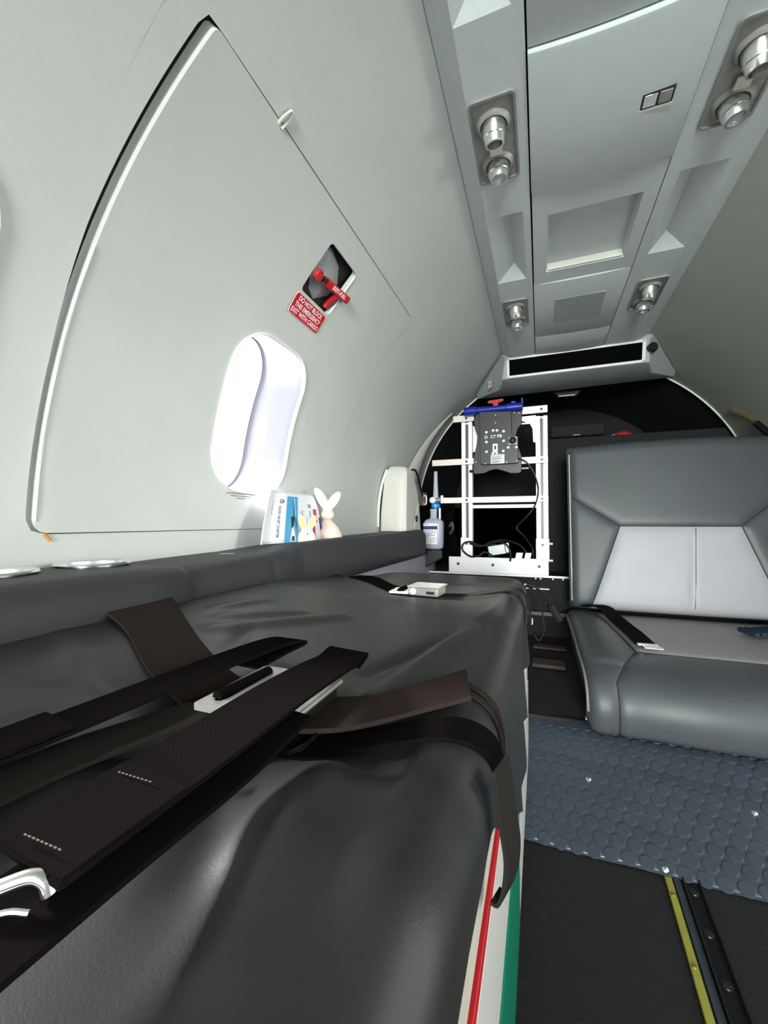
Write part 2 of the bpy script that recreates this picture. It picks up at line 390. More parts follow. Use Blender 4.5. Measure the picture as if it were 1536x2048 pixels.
for k, (y, ww, s, m_) in enumerate([(0.735, 0.094, S(1.75), 0), (0.735, 0.066, S(1.35), 0), (0.735, 0.028, S(0.95), 0)]):
    MB().grid(2, 1, lambda u, v: WL(y-ww/2+ww*u, s+0.0012*v, 0.0022)).build('printed_line', 'ink', door_o)
# right wall
wr = MB()
yb = [YF, 0.45, 1.08, YB]
for i, y in enumerate(WIN_Y):
    annulus(wr, lambda a, s: WR(a, s), (y, WSC), win_poly(y), [(yb[i], S(-16)), (yb[i+1], S(-16)), (yb[i+1], S_TOP), (yb[i], S_TOP)], 30)
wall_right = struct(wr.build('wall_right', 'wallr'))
for i, y in enumerate(WIN_Y):
    wn = struct(MB().grid(1, 1, lambda u, v: WR(y-0.02+0.04*u, WSC-WH/2-0.006+0.001*v, -0.142)).build('window_%d' % (i+3), 'white')); reveal(WR, y, wn, False)
for o in [c for c in bpy.data.objects if c.name.startswith('wall_joint')]: pass
struct(MB().box((0.829, YF, -0.62), (0.90, 2.1, -0.158)).build('wall_lower_right', 'lower'))
# lower left side panel, floor, outer skin
struct(MB().box((-0.60, YF, -0.62), (-0.50, 2.05, -0.151)).build('wall_lower_left', 'lower'))
struct(MB().box((-0.70, YF, -0.66), (0.95, 2.75, -0.62)).build('floor', 'carpet'))
# crown of the lining above the ceiling unit
crown = MB().grid(4, 30, lambda u, v: (CX-(RAD+0.01)*math.cos(R_(60+60*v)), YF+(YB-YF)*u, CZ+(RAD+0.01)*math.sin(R_(60+60*v))))
struct(crown.build('ceiling_crown', 'backing'))

# ---- baggage bay behind the frame (black lining)
YK = 2.75
bay = MB()
def arc(y, r, a0=-60, a1=240, n=60): return [Vector((CX+r*math.cos(R_(a0+(a1-a0)*k/n)), y, CZ+r*math.sin(R_(a0+(a1-a0)*k/n)))) for k in range(n+1)]
loft(bay, [arc(YB-0.05, RAD+0.004), arc(YB, RAD+0.004), arc(YK, 0.66)], closed=False)
bay.quad(*arc(YK, 0.66)); bay.quad((-0.6, YK, -0.65), (0.9, YK, -0.65), (0.9, YK, 0.1), (-0.6, YK, 0.1))
struct(bay.build('wall_baggage_bay', 'dark'))
# shelf / cabinet block under the rack
cab = struct(MB().box((-0.62, 1.93, -0.62), (0.86, 2.74, -0.238)).build('wall_back', 'dark'))
MB().box((-0.56, 1.922, -0.240), (0.86, 1.936, -0.232)).build('edge_strip', 'alu', cab)
for x in (-0.02, 0.0, 0.05, 0.09): MB().lathe((x, 1.929, -0.246), (0, -1, 0), [(0, 0.004), (0.002, 0.003)], 10).build('rivet', 'alu2', cab)
MB().box((-0.06, 1.91, -0.29), (0.035, 1.93, -0.286)).build('shelf_runner', 'alu2', cab)
MB().box((-0.12, 1.90, -0.40), (0.10, 1.93, -0.385)).build('shelf_runner', 'steel', cab)
# white trim lines where the lining ends
for a0, a1 in ((120, 178), (8, 56)):
    t_ = MB(); t_.tube([Vector((CX+(RAD-0.004)*math.cos(R_(a0+(a1-a0)*k/14)), YB, CZ+(RAD-0.004)*math.sin(R_(a0+(a1-a0)*k/14)))) for k in range(15)], 0.0035, 6, 2)
    struct(t_.build('trim_%d' % (1 if a0 > 90 else 2), 'white'))
# cream moulding at the left rear, running up the arch
mo = MB()
def mould(u, v):
    a = 2+42*v; y0 = 1.70+0.34*v**0.8; wd = (YB-y0-0.03)*(1-0.75*v)
    y = y0+wd*u; off = 0.002+0.035*math.sin(math.pi*min(1, u*0.9+0.05))*(1-v*0.85); return WL(y, S(a), off)
mo.grid(12, 40, mould); struct(mo.build('trim_3', 'cream'))

# ================================================================== CEILING UNIT
ZC = 0.70
ceil = MB(); ceil.box((-0.130, YF, ZC+0.028), (0.385, 1.84, ZC+0.032)); ceiling = struct(ceil.build('ceiling', 'backing'))
XL0, XL1, XR0, XR1 = -0.146, -0.014, 0.243, 0.402
def rail(name, xo, xi, recs, xr0, xr1, steep_in):
    # xo outer edge (meets the wall lining), xi inner edge; recs: list of recess (y0, y1)
    mb = MB(); zo = 0.728
    def z(x): return ZC+(zo-ZC)*max(0, ((x-xr0)/(xo-xr0)) if abs(xo-xr0) > 0 else 0) if (x-xr0)*(xo-xr0) > 0 else ZC
    ys = sorted([YF]+[v for r in recs for v in r]+[1.82])
    for i in range(len(ys)-1):
        a, b_ = ys[i], ys[i+1]; isrec = any(abs(a-r[0]) < 1e-6 for r in recs)
        mb.quad((xo, a, zo), (xr0, a, ZC), (xr0, b_, ZC), (xo, b_, zo))
        mb.quad((xr1, a, ZC), (xi, a, ZC), (xi, b_, ZC), (xr1, b_, ZC))
        if not isrec: mb.quad((xr0, a, ZC), (xr1, a, ZC), (xr1, b_, ZC), (xr0, b_, ZC))
        else:
            d = 0.026; xm = xr0+(xr1-xr0)*0.62
            E_, F_ = (xm, a+0.012, ZC+d), (xm, b_-0.045, ZC+d)
            A_, B_, C_, D_ = (xr0, a, ZC), (xr1, a, ZC), (xr1, b_, ZC), (xr0, b_, ZC)
            mb.quad(A_, E_, F_, D_); mb.quad(E_, B_, C_, F_); mb.quad(A_, B_, E_); mb.quad(D_, F_, C_)
    mb.quad((xi, YF, ZC), (xi, 1.82, ZC), (xi, 1.82, ZC+0.028), (xi, YF, ZC+0.028))
    o = mb.build(name, 'ceil', ceiling, recalc=False, sharp=15); return o
RECS = [(-0.06, 0.562), (0.956, 1.228)]
rail('side_rail', XL0, XL1, RECS, -0.110, -0.030, True)
rail('side_rail', XR1, XR0, RECS, 0.350, 0.268, True)
def cpanel(y0, y1, z=ZC, bow=0.004, th=0.012, x0=XL1+0.003, x1=XR0-0.002):
    mb = MB(); n = 14
    def zz(x): t = (x-x0)/(x1-x0); return z-bow*4*t*(1-t)
    bot = [(x0+(x1-x0)*k/n) for k in range(n+1)]
    rows = []
    for y, dz in ((y0, 0.010), (y0, 0.003), (y0+0.002, 0.0008), (y0+0.006, 0), ((y0+y1)/2, 0), (y1-0.003, 0), (y1-0.0005, 0.001), (y1, 0.010)): rows.append([(x, y, zz(x)+dz) for x in bot])
    loft(mb, rows, closed=False); 
    for y in (y0, y1): pass
    mb.quad((x0, y0, z), (x0, y1, z), (x0, y1, z+th), (x0, y0, z+th)); mb.quad((x1, y0, z), (x1, y1, z), (x1, y1, z+th), (x1, y0, z+th))
    return mb.build('overhead_panel', 'ceil', ceiling, recalc=False)
cpanel(YF, 0.626, ZC+0.001, 0.006)
p2 = cpanel(0.628, 0.906, ZC-0.004, 0.007)
cpanel(1.272, 1.633); cpanel(1.636, 1.815)
# panel with the tray recess
tp = MB(); x0, x1, y0, y1 = XL1+0.004, XR0-0.002, 0.909, 1.270
rx0, rx1, ry0, ry1, rd = 0.022, 0.212, 0.990, 1.217, 0.020
o4 = [(x0, y0, ZC), (x1, y0, ZC), (x1, y1, ZC), (x0, y1, ZC)]; i4 = [(rx0, ry0, ZC), (rx1, ry0, ZC), (rx1, ry1, ZC), (rx0, ry1, ZC)]
d4 = [(rx0+0.004, ry0+0.03, ZC+rd), (rx1-0.004, ry0+0.03, ZC+rd), (rx1-0.004, ry1-0.006, ZC+rd), (rx0+0.004, ry1-0.006, ZC+rd)]
loft(tp, [o4, i4]); loft(tp, [i4, d4]); tp.quad(*d4)
loft(tp, [[(p[0], p[1], ZC+0.012) for p in o4], o4])
op3 = tp.build('overhead_panel', 'ceil', ceiling, recalc=False, sharp=15)
MB().box((rx0+0.004, ry1-0.007, ZC+0.001), (rx1-0.004, ry1-0.004, ZC+rd-0.001)).build('light_strip', 'cream', op3)
MB().box((0.050, 1.372, ZC-0.0045), (0.192, 1.530, ZC-0.001)).build('speaker_grille', 'grille', ceiling, bevel=0.001)
# latch of the big overhead panel
lz = ZC-0.010
la = MB(); la.box((0.162, 0.752, lz), (0.208, 0.779, lz+0.006)); lo = la.build('latch', 'steel', p2)
MB().box((0.165, 0.755, lz-0.001), (0.184, 0.776, lz+0.001)).build('latch_plate', 'chrome', lo, bevel=0.0008)
MB().box((0.187, 0.755, lz-0.001), (0.205, 0.776, lz+0.001)).build('latch_plate', 'plate', lo, bevel=0.0008)
MB().box((0.160, 0.779, lz-0.0005), (0.209, 0.784, lz+0.004)).build('latch_rim', 'cream', lo, bevel=0.0008)

# ---- passenger service units (reading light + air outlet on a plate)
def service_unit(cx, cy, tilt, label):
    hw, hl = 0.039, 0.0885; z = ZC-0.0005
    r = thing('service_unit', label, 'ceiling vent', (cx, cy, ZC), 'reading light and air outlet units in the ceiling rails')
    pm = MB(); pr = rrect(cx, cy, 2*hw, 2*hl, 0.010, 5)
    pi_ = rrect(cx, cy, 2*hw-0.008, 2*hl-0.008, 0.007, 5)
    loft(pm, [[(x, y, z+0.001) for x, y in pr], [(x, y, z-0.0035) for x, y in pr], [(x, y, z-0.0035) for x, y in pi_], [(x, y, z+0.000) for x, y in pi_]]); pm.quad(*[(x, y, z) for x, y in pi_])
    pm.build('plate', 'plate', r)
    ax = Vector((tilt, -0.30, -1)).normalized()
    def nozzle(yy, name, hole):
        b0 = Vector((cx, yy, z)); ax = Vector((tilt, 0.28 if hole else 0.02, -1)).normalized()
        m = MB(); m.lathe(b0, (0, 0, -1), [(0, 0.030), (0.004, 0.027), (0.006, 0.0235), (0.002, 0.022)], 28, cap=(False, False)); m.build('socket_ring', 'plate', r)
        m = MB(); prof = [(-0.004, 0.0205), (0.006, 0.0210), (0.018, 0.0195), (0.019, 0.0185), (0.030, 0.0165), (0.031, 0.0160), (0.031, 0.0130)]
        m.lathe(b0, ax, prof+[(0.012, 0.0115)] if hole else prof+[(0.026, 0.0125)], 28, cap=(False, False))
        nz = m.build(name, 'chrome', r, sharp=25)
        if hole: m = MB(); m.lathe(b0, ax, [(0.013, 0.0117), (0.0135, 0.001)], 20, cap=(False, True)); m.build('air_hole', 'black', nz)
        else:
            m = MB(); m.lathe(b0, ax, [(0.0262, 0.0128), (0.028, 0.008), (0.0285, 0.001)], 20, cap=(False, True)); m.build('lens', 'clear', nz)
    nozzle(cy-0.036, 'air_nozzle', True); nozzle(cy+0.050, 'reading_light', False)
    MB().box((cx-0.011, cy-0.001, z-0.008), (cx+0.011, cy+0.020, z-0.0045)).build('label_tab', 'cream', r, bevel=0.0008)
    return r
service_unit(-0.070, 0.762, 0.05, 'near left chrome reading light and air outlet on grey plate above the exit panel')
service_unit(0.306, 0.778, 0.15, 'near right chrome reading light and air outlet at the right top edge of the photo')
service_unit(-0.068, 1.420, 0.05, 'small far left chrome light and air outlet nearest the black ceiling vent')
service_unit(0.312, 1.440, 0.0, 'small far right chrome light and air outlet before the black vent')

# ---- air vent housing at the rear of the ceiling
vh = thing('ceiling_vent', 'grey ceiling air vent housing with white-framed black louvre above the rear bay', 'vent', (0.13, 1.9, 0.62))
hb = MB()
A = [(-0.150, 1.815, 0.725), (0.412, 1.815, 0.725)]; B = [(-0.135, 1.815, 0.705), (0.400, 1.815, 0.700)]; Cc = [(-0.150, 1.838, 0.622), (0.405, 1.838, 0.622)]
D = [(-0.292, 2.06, 0.640), (0.548, 2.06, 0.645)]; E_ = [(-0.284, 2.06, 0.612), (0.541, 2.06, 0.620)]; Fm = [(-0.17, 1.93, 0.606), (0.43, 1.93, 0.608)]
hb.quad(B[0], B[1], Cc[1], Cc[0]); hb.quad(Cc[0], Cc[1], Fm[1], Fm[0]); hb.quad(Fm[0], Fm[1], E_[1], E_[0])
hb.quad(B[0], Cc[0], Fm[0], E_[0], D[0]); hb.quad(B[1], D[1], E_[1], Fm[1], Cc[1]); hb.quad(D[0], E_[0], E_[1], D[1]); hb.quad(A[0], B[0], D[0]); hb.quad(A[1], D[1], B[1]); hb.quad(A[0], A[1], B[1], B[0]); hb.quad(A[0], D[0], D[1], A[1])
hb.build('housing', 'ceilrec', vh, bevel=0.004)
def vf(x, t, out=0.0):      # point on the front face of the housing: t = 0 top, 1 bottom
    y = 1.815+0.023*t; z = 0.703-0.081*t; return Vector((x, y-out, z-out*0.28))
def vslab(x0, x1, t0, t1, o0, o1): return MB().hexa([vf(x0, t0, o0), vf(x1, t0, o0), vf(x1, t1, o0), vf(x0, t1, o0), vf(x0, t0, o1), vf(x1, t0, o1), vf(x1, t1, o1), vf(x0, t1, o1)])
fr = MB()
for a in ((-0.128, 0.386, -0.02, 0.10), (-0.128, 0.386, 0.86, 0.98), (-0.128, -0.117, -0.02, 0.98), (0.375, 0.386, -0.02, 0.98)):
    q = vslab(*a, 0, 0.008); fr.add(q.v, q.f)
fr.build('louvre_frame', 'greywhite', vh, bevel=0.001)
vslab(-0.118, 0.376, 0.05, 0.9, 0.0005, 0.0015).build('louvre_back', 'void', vh)
for k in range(4): vslab(-0.116, 0.374, 0.20+0.17*k, 0.23+0.17*k, 0.001, 0.007).build('louvre_slat', 'void', vh)
MB().lathe(vf(0.405, 0.38, 0.0), (0.35, -1, -0.25), [(0, 0.016), (0.016, 0.018), (0.022, 0.013)], 18).build('adjuster_knob', 'black', vh)
# small hazard-diamond sticker on the housing
def stick(u, v, e=0.0): 
    c = Vector((-0.218, 1.9895, 0.6135)); return c
st = MB(); ctr = (D[0][0]+0.045,)
nv = (Vector(Cc[0])-Vector(B[0])).cross(Vector(E_[0])-Vector(B[0])).normalized()
cc = (Vector(Cc[0])*0.30+Vector(E_[0])*0.45+Vector(B[0])*0.25)
if nv.y > 0: nv = -nv
ux = (Vector(E_[0])-Vector(Cc[0])).normalized()*-1; uy = nv.cross(ux).normalized()
if uy.z < 0: uy = -uy
def sq(h, o): return [cc+nv*o+ux*sx*h+uy*sy*h for sx, sy in ((-1, -1), (1, -1), (1, 1), (-1, 1))]
sk = MB().quad(*sq(0.021, 0.0060)).build('sticker', 'label', vh)
fq = MB(); loft(fq, [sq(0.0185, 0.0066), sq(0.0145, 0.0066)]); fq.build('sticker_border', 'redp', sk)
MB().quad(*[cc+nv*0.0066+ux*a*0.007+uy*b_*0.007 for a, b_ in ((0, -1), (1, 0), (0, 1), (-1, 0))]).build('sticker_symbol', 'ink', sk)

# ================================================================== EXIT PLACARD AND HANDLE
pc = ((0.727+0.842)/2, (S(33.7)+S(37.0))/2); pw, ph = 0.118, S(3.5)
def pm_(off): return lambda x, y: WL(pc[0]+x, pc[1]+y, off)
pl_ = MB(); rows = []
prr = dense(rrect(0, 0, pw, ph, 0.007, 4)); prr2 = dense(rrect(0, 0, pw-0.002, ph-0.002, 0.006, 4))
for k, g in ((0.0018, 1.0), (0.0034, 1.0), (0.0034, 0.5), (0.0034, 0.02)): rows.append([WL(pc[0]+x*g, pc[1]+y*g, k) for x, y in prr])
loft(pl_, rows); plac = pl_.build('warning_placard', 'red'); tag(plac, 'red placard reading DO NOT BLOCK THIS EMERGENCY EXIT WITH CARGO', 'sign')
rb = MB(); loft(rb, [[WL(pc[0]+x*1.012, pc[1]+y*1.02, 0.0030) for x, y in prr], [WL(pc[0]+x*0.99, pc[1]+y*0.975, 0.0038) for x, y in prr]]); rb.build('placard_border', 'redtext', plac)
for i, line in enumerate(('DO NOT BLOCK', 'THIS EMERGENCY', 'EXIT WITH CARGO')):
    text_mb(line, 0.0138, lambda x, y, i=i: WL(pc[0]+x, pc[1]+0.0135-0.0135*i+y, 0.0042), bold=0.0005, sx=0.90).build('lettering', 'redtext', plac, recalc=False)
hd = thing('exit_handle', 'red T-shaped EXIT-PULL handle in the diamond-looking wall opening', 'handle', tuple(WL(0.80, S(41.5), 0.0)))
a0, a1 = Vector(WL(0.752, S(41.2), 0.006)), Vector(WL(0.866, S(41.9), 0.012))
up_ = (WL(0.8, S(43), 0.02)-WL(0.8, S(41), 0.02)).normalized(); out_ = (Vector((CX, 0, CZ))-Vector((a0.x, 0, a0.z))).normalized()
al = (a1-a0).normalized()
def hb_(t0, t1, h, o0, o1):
    L = (a1-a0).length; p = [(a0+al*L*t, s) for t in (t0, t1) for s in (-1, 1)]
    P = [a0+al*L*t0-up_*h, a0+al*L*t1-up_*h, a0+al*L*t1+up_*h, a0+al*L*t0+up_*h]
    return MB().hexa([q+out_*o0 for q in P]+[q+out_*o1 for q in P])
hb_(0.12, 1, 0.0085, -0.004, 0.006).build('grip', 'red', hd, bevel=0.003)
MB().lathe(a0-al*0.004, out_, [(-0.004, 0.0115), (0.004, 0.0115), (0.006, 0.010)], 20).build('pivot', 'redp', hd)
MB().lathe(a0+al*0.017, out_, [(-0.002, 0.006), (0.0075, 0.006)], 16).build('pin', 'steel', hd)
stem0 = a0+al*0.080; MB().tube([stem0-out_*0.001, stem0-up_*0.010-al*0.002-out_*0.004, Vector(WL(0.836, S(39.4), -0.006)), Vector(WL(0.838, S(38.4), -0.010))], 0.0060, 10, 6).build('stem', 'red', hd)
L_ = (a1-a0).length
text_mb('EXIT-PULL', 0.0118, lambda x, y: a0+al*(L_*0.62+x)+up_*y+out_*0.0064, bold=0.0005, sx=0.95).build('lettering', 'redtext', hd, recalc=False)

# ================================================================== LEFT ARMREST / LEDGE
ar = MB(); st_ = []
stations = [(-1.3, -0.430, -0.056, 0.000), (0.36, -0.432, -0.056, 0.0), (0.425, -0.436, -0.058, 0.0), (0.438, -0.450, -0.064, 0.0), (0.450, -0.446, -0.060, 0), (0.60, -0.452, -0.057, 0), (0.628, -0.452, -0.056, 0), (0.634, -0.456, -0.058, 0), (0.640, -0.452, -0.056, 0), (0.715, -0.458, -0.053, 0.0), (0.745, -0.474, -0.047, 0.004), (0.775, -0.462, -0.041, 0.008), (0.9, -0.455, -0.038, 0.008), (1.3, -0.458, -0.034, 0.006), (1.715, -0.460, -0.031, 0.004)]
for y, xi, zt, lip in stations:
    st_.append([(-0.56, y, -0.15), (-0.50, y, -0.150), (xi-0.012, y, -0.146), (xi, y, -0.128), (xi+0.002, y, zt-0.035), (xi-0.004, y, zt-0.012), (xi-0.016, y, zt-0.002), (xi-0.030, y, zt), (xi-0.045, y, zt-lip*0.3), (xi-0.060, y, zt-lip), (-0.60, y, zt-lip), (-0.614, y, zt-lip)])
loft(ar, [[Vector(p) for p in r] for r in st_]); 
arm = tag(ar.build('armrest', 'arm', sharp=60), 'long grey padded armrest ledge along the left cabin wall', 'armrest')
sm_ = arm.modifiers.new('sub', 'SUBSURF'); sm_.levels = 1; sm_.render_levels = 1
for j, (cx_, cy_) in enumerate(((-0.556, 0.262), (-0.562, 0.378))):
    cu = MB(); z = -0.055; r = 0.040
    cu.lathe((cx_, cy_, z+0.0015), (0, 0, 1), [(-0.045, r-0.004), (-0.001, r-0.003), (0.001, r), (0.001, r+0.003), (-0.0012, r+0.004)], 40, cap=(True, False))
    o = cu.build('cup_holder', 'chrome', arm); 
# cut the cup wells in the armrest top
for j, (cx_, cy_) in enumerate(((-0.556, 0.262), (-0.562, 0.378))):
    k = MB(); k.cyl((cx_, cy_, -0.105), (cx_, cy_, 0.02), 0.0405, 40)
    me = bpy.data.meshes.new('c'); me.from_pydata([v+Vector((0, 0, Z0)) for v in k.v], [], k.f); co = bpy.data.objects.new('c', me); C.objects.link(co)
    bo = arm.modifiers.new('cut', 'BOOLEAN'); bo.object = co; bo.operation = 'DIFFERENCE'; bo.solver = 'EXACT'; co['tmp'] = 1
bpy.context.view_layer.update()
me2 = bpy.data.meshes.new_from_object(arm.evaluated_get(bpy.context.evaluated_depsgraph_get())); arm.modifiers.clear(); arm.data = me2
for o in [o for o in bpy.data.objects if 'tmp' in o]: bpy.data.objects.remove(o)
MB().tube([(-0.53, 0.575, -0.0555), (-0.52, 0.585, -0.0555), (-0.51, 0.59, -0.0555)], 0.0012, 5, 2).build('scuff_mark', 'print', arm)

# ---- white moulded box at the rear of the ledge
bx = thing('wall_box', 'off-white moulded box standing at the rear end of the grey ledge', 'box', (-0.54, 1.66, -0.035))
bb = MB(); 
lv = [(-0.035, -0.608, -0.500, 1.560, 1.775), (0.04, -0.606, -0.500, 1.561, 1.760), (0.12, -0.600, -0.500, 1.565, 1.735), (0.175, -0.594, -0.500, 1.568, 1.700), (0.203, -0.588, -0.501, 1.573, 1.672), (0.222, -0.580, -0.508, 1.582, 1.662), (0.230, -0.575, -0.520, 1.59, 1.655)]
loft(bb, [[(a, y0, z), (a*0.35+b_*0.65, y0-0.004, z), (b_-0.006, y0, z), (b_, y0+0.006, z), (b_, y1, z), (a, y1, z)] for z, a, b_, y0, y1 in lv]); bb.quad(*[(a_, b_, 0.230) for a_, b_ in [(-0.575, 1.59), (-0.545, 1.586), (-0.526, 1.59), (-0.520, 1.596), (-0.520, 1.655), (-0.575, 1.655)]])
bb.build('shell', 'cream', bx, sharp=40)
MB().tube([WL(1.545, S(-4.5), 0.004), WL(1.55, S(2), 0.006), WL(1.56, S(9), 0.008), WL(1.575, S(14), 0.012)], 0.006, 8, 6).build('rear_flange', 'white', bx)
k = MB(); k.prism([(-0.498, 1.655, -0.025), (-0.498, 1.735, -0.025), (-0.498, 1.735, 0.085), (-0.498, 1.715, 0.078)], (0.003, 0, 0)); bk = k.build('latch_plate', 'greywhite', bx, bevel=0.001)
MB().lathe((-0.4955, 1.690, 0.016), (1, 0, 0), [(0, 0.014), (0.004, 0.013)], 20).build('finger_hole', 'black', bk)
h_ = MB(); h_.tube([(-0.506, 1.665, 0.224), (-0.498, 1.69, 0.222), (-0.494, 1.73, 0.185), (-0.494, 1.775, 0.125), (-0.492, 1.79, 0.10)], 0.005, 6, 5); h_.build('hinge_spring', 'black', bx)
for i in range(5): MB().box((-0.500, 1.688+0.018*i, 0.165-0.017*i), (-0.490, 1.696+0.018*i, 0.190-0.017*i)).build('hinge_knuckle', 'steel', bx)
MB().box((-0.505, 1.775, 0.075), (-0.478, 1.81, 0.135)).build('catch', 'brown', bx, bevel=0.004)
MB().tube([(-0.484, 1.772, 0.118), (-0.474, 1.774, 0.118), (-0.473, 1.774, 0.085), (-0.486, 1.772, 0.082)], 0.0025, 6, 4).build('catch_loop', 'alu2', bx)

# ================================================================== SMALL THINGS ON THE LEDGE
def rotv(ax, deg): return Matrix.Rotation(R_(deg), 3, ax)
def rabbit_big(c):
    r = thing('rabbit_figurine', 'tall pinkish wooden rabbit figurine with long white ears', 'figurine', c)
    c = Vector(c)
    MB().lathe(c, (0, 0, 1), [(0, 0.0305), (0.004, 0.0325), (0.012, 0.031), (0.025, 0.0255), (0.037, 0.0175), (0.045, 0.0105), (0.0475, 0.0085)], 32).build('body', 'bwood', r, sharp=60)
    h = c+Vector((0, 0, 0.060)); MB().ell(h, 0.0145, 0.0145, 0.0145).build('head', 'bwood', r)
    MB().lathe(c+Vector((0, 0, 0.070)), (0, 0, 1), [(0, 0.012), (0.004, 0.011)], 20).build('head_cap', 'bwood', r); r.rotation_euler.z = R_(-58); r.scale = (1.25, 1.25, 1.10)
    for s, tl in ((-1, -26), (1, 30)):
        ax = (Vector((0, s, 0)).normalized())
        R3 = Matrix.Rotation(R_(-tl), 3, 'X') @ Matrix.Rotation(R_(-8), 3, 'Y')
        ct = h+Vector((0.002, 0, 0.013))+R3 @ Vector((0, 0, 0.029 if s < 0 else 0.025))
        e = MB().ell(ct, 0.004, 0.0105, 0.033 if s < 0 else 0.028, R3, 20, 14).build('ear', 'bwhite', r)
        MB().ell(ct+R3 @ Vector((0.0032, 0, 0)), 0.0014, 0.006, 0.024 if s < 0 else 0.020, R3).build('inner_ear', 'cream', e)
def rabbit_small(c):
    r = thing('rabbit_figurine', 'small white rabbit head figurine with pale yellow ears', 'figurine', c)
    c = Vector(c)
    MB().lathe(c, (0, 0, 1), [(0, 0.0225), (0.010, 0.0215), (0.020, 0.0185), (0.028, 0.0135), (0.033, 0.0075), (0.035, 0.001)], 32).build('body', 'bwhite', r, sharp=70)
    for s, tl in ((-1, -16), (1, 22)):
        R3 = Matrix.Rotation(R_(-tl), 3, 'X') @ Matrix.Rotation(R_(-6), 3, 'Y')
        ct = c+Vector((0.003, s*0.006, 0.031))+R3 @ Vector((0, 0, 0.017))
        e = MB().ell(ct, 0.0032, 0.0085, 0.0195, R3, 18, 12).build('ear', 'bwhite', r)
        MB().ell(ct+R3 @ Vector((0.0024, 0, 0)), 0.0013, 0.0062, 0.0155, R3).build('inner_ear', 'byellow', e)
    MB().ell(c+Vector((0.0175, 0.0015, 0.0200)), 0.002, 0.0018, 0.0024).build('eye', 'ink', r); r.rotation_euler.z = R_(-58)
rabbit_big((-0.545, 0.997, -0.045)); rabbit_small((-0.528, 0.862, -0.047))
# folded brochure leaning on the wall
TL, TR, BL, BR = Vector((-0.583, 0.795, 0.076)), Vector((-0.585, 1.000, 0.078)), Vector((-0.548, 0.712, -0.047)), Vector((-0.540, 0.955, -0.047))
def bro(u, v, e=0.0):
    b0 = BL.lerp(BR, u); t0 = TL.lerp(TR, u); p = b0.lerp(t0, v)
    cur = 0.020*math.sin(math.pi*min(1, u/0.28))*(1 if u < 0.28 else 0) if u < 0.28 else 0
    p.x += -cur*0.35 + 0.004*math.sin(math.pi*v)
    p.y += -0.010*math.sin(math.pi*v)*(1-u)
    n = Vector((0.95, -0.25, 0.2)).normalized(); return p+n*e
br = thing('brochure', 'white folded brochure with blue aeroplane photo, leaning on the wall behind small rabbit', 'brochure', (-0.55, 0.83, -0.047))
MB().grid(24, 12, lambda u, v: bro(u, v)).build('sheet', 'paper', br, solid=0.0008, recalc=False)
MB().grid(10, 10, lambda u, v: bro(0.62+0.42*u, v, -0.006)+Vector((-0.003, 0.020, -0.006))).build('back_sheet', 'paper', br, solid=0.0008, recalc=False)
def patch(u0, u1, v0, v1, m, name, e=0.0010, par=br): return MB().grid(8, 8, lambda u, v: bro(u0+(u1-u0)*u, v0+(v1-v0)*v, e)).build(name, m, par, recalc=False)
patch(0.335, 0.545, 0.0, 0.90, 'sky', 'photo_print')
pj = MB()   # aeroplane in the photo: long body seen on edge with wing and tail
pj.quad(*[bro(u, v, 0.0016) for u, v in ((0.455, 0.86), (0.475, 0.86), (0.500, 0.55), (0.470, 0.20), (0.440, 0.20), (0.465, 0.52))]); pj.quad(*[bro(u, v, 0.0017) for u, v in ((0.44, 0.24), (0.48, 0.24), (0.52, 0.02), (0.42, 0.02))])
pj.build('plane_print', 'paper', br, recalc=False)
pk = MB(); pk.quad(*[bro(u, v, 0.0019) for u, v in ((0.452, 0.84), (0.460, 0.84), (0.478, 0.50), (0.466, 0.48))]); pk.quad(*[bro(u, v, 0.0019) for u, v in ((0.425, 0.50), (0.478, 0.48), (0.468, 0.30), (0.435, 0.26))]); pk.quad(*[bro(u, v, 0.0019) for u, v in ((0.45, 0.12), (0.49, 0.12), (0.50, 0.03), (0.44, 0.03))]); pk.build('plane_shadow_print', 'steel', br, recalc=False)
def vtext(s, u, vtop, size, m, name='lettering', sx=1.0):      # reads from top to bottom
    def f(x, y): return bro(u+y/0.235, vtop-x/0.135, 0.0016)
    text_mb(s, size, f, align='LEFT', bold=0.0001, sx=sx).build(name, m, br, recalc=False)
vtext('QUICK AIR JET CHARTER', 0.235, 0.70, 0.0092, 'ink', sx=0.78)
vtext('Learjet 35', 0.640, 0.62, 0.0120, 'print'); vtext('D-CCFN', 0.600, 0.60, 0.0075, 'print')
vtext('QUICK AIR JET CHARTER', 0.790, 0.62, 0.0080, 'ink', sx=0.66)
vtext('www.quickair.de', 0.130, 0.80, 0.0055, 'print')
for u, v in ((0.25, 0.79), (0.785, 0.72)):
    ring = MB(); a = [bro(u+0.026*math.cos(t), v+0.042*math.sin(t), 0.0016) for t in [R_(k*20) for k in range(18)]]; b_ = [bro(u+0.018*math.cos(t), v+0.029*math.sin(t), 0.0016) for t in [R_(k*20) for k in range(18)]]
    loft(ring, [a, b_]); ring.quad(bro(u-0.003, v-0.01, 0.0018), bro(u+0.03, v-0.012, 0.0018), bro(u+0.03, v-0.002, 0.0018), bro(u-0.003, v, 0.0018)); ring.build('logo', 'ink', br, recalc=False)
patch(0.86, 0.93, 0.38, 0.66, 'redp', 'red_print'); patch(0.835, 0.875, 0.0, 0.30, 'redp', 'red_print')
MB().grid(4, 4, lambda u, v: bro(0.985+0.03*u-0.02*v, 0.22+0.26*v, 0.002)).build('blue_print', 'navy', br, recalc=False)

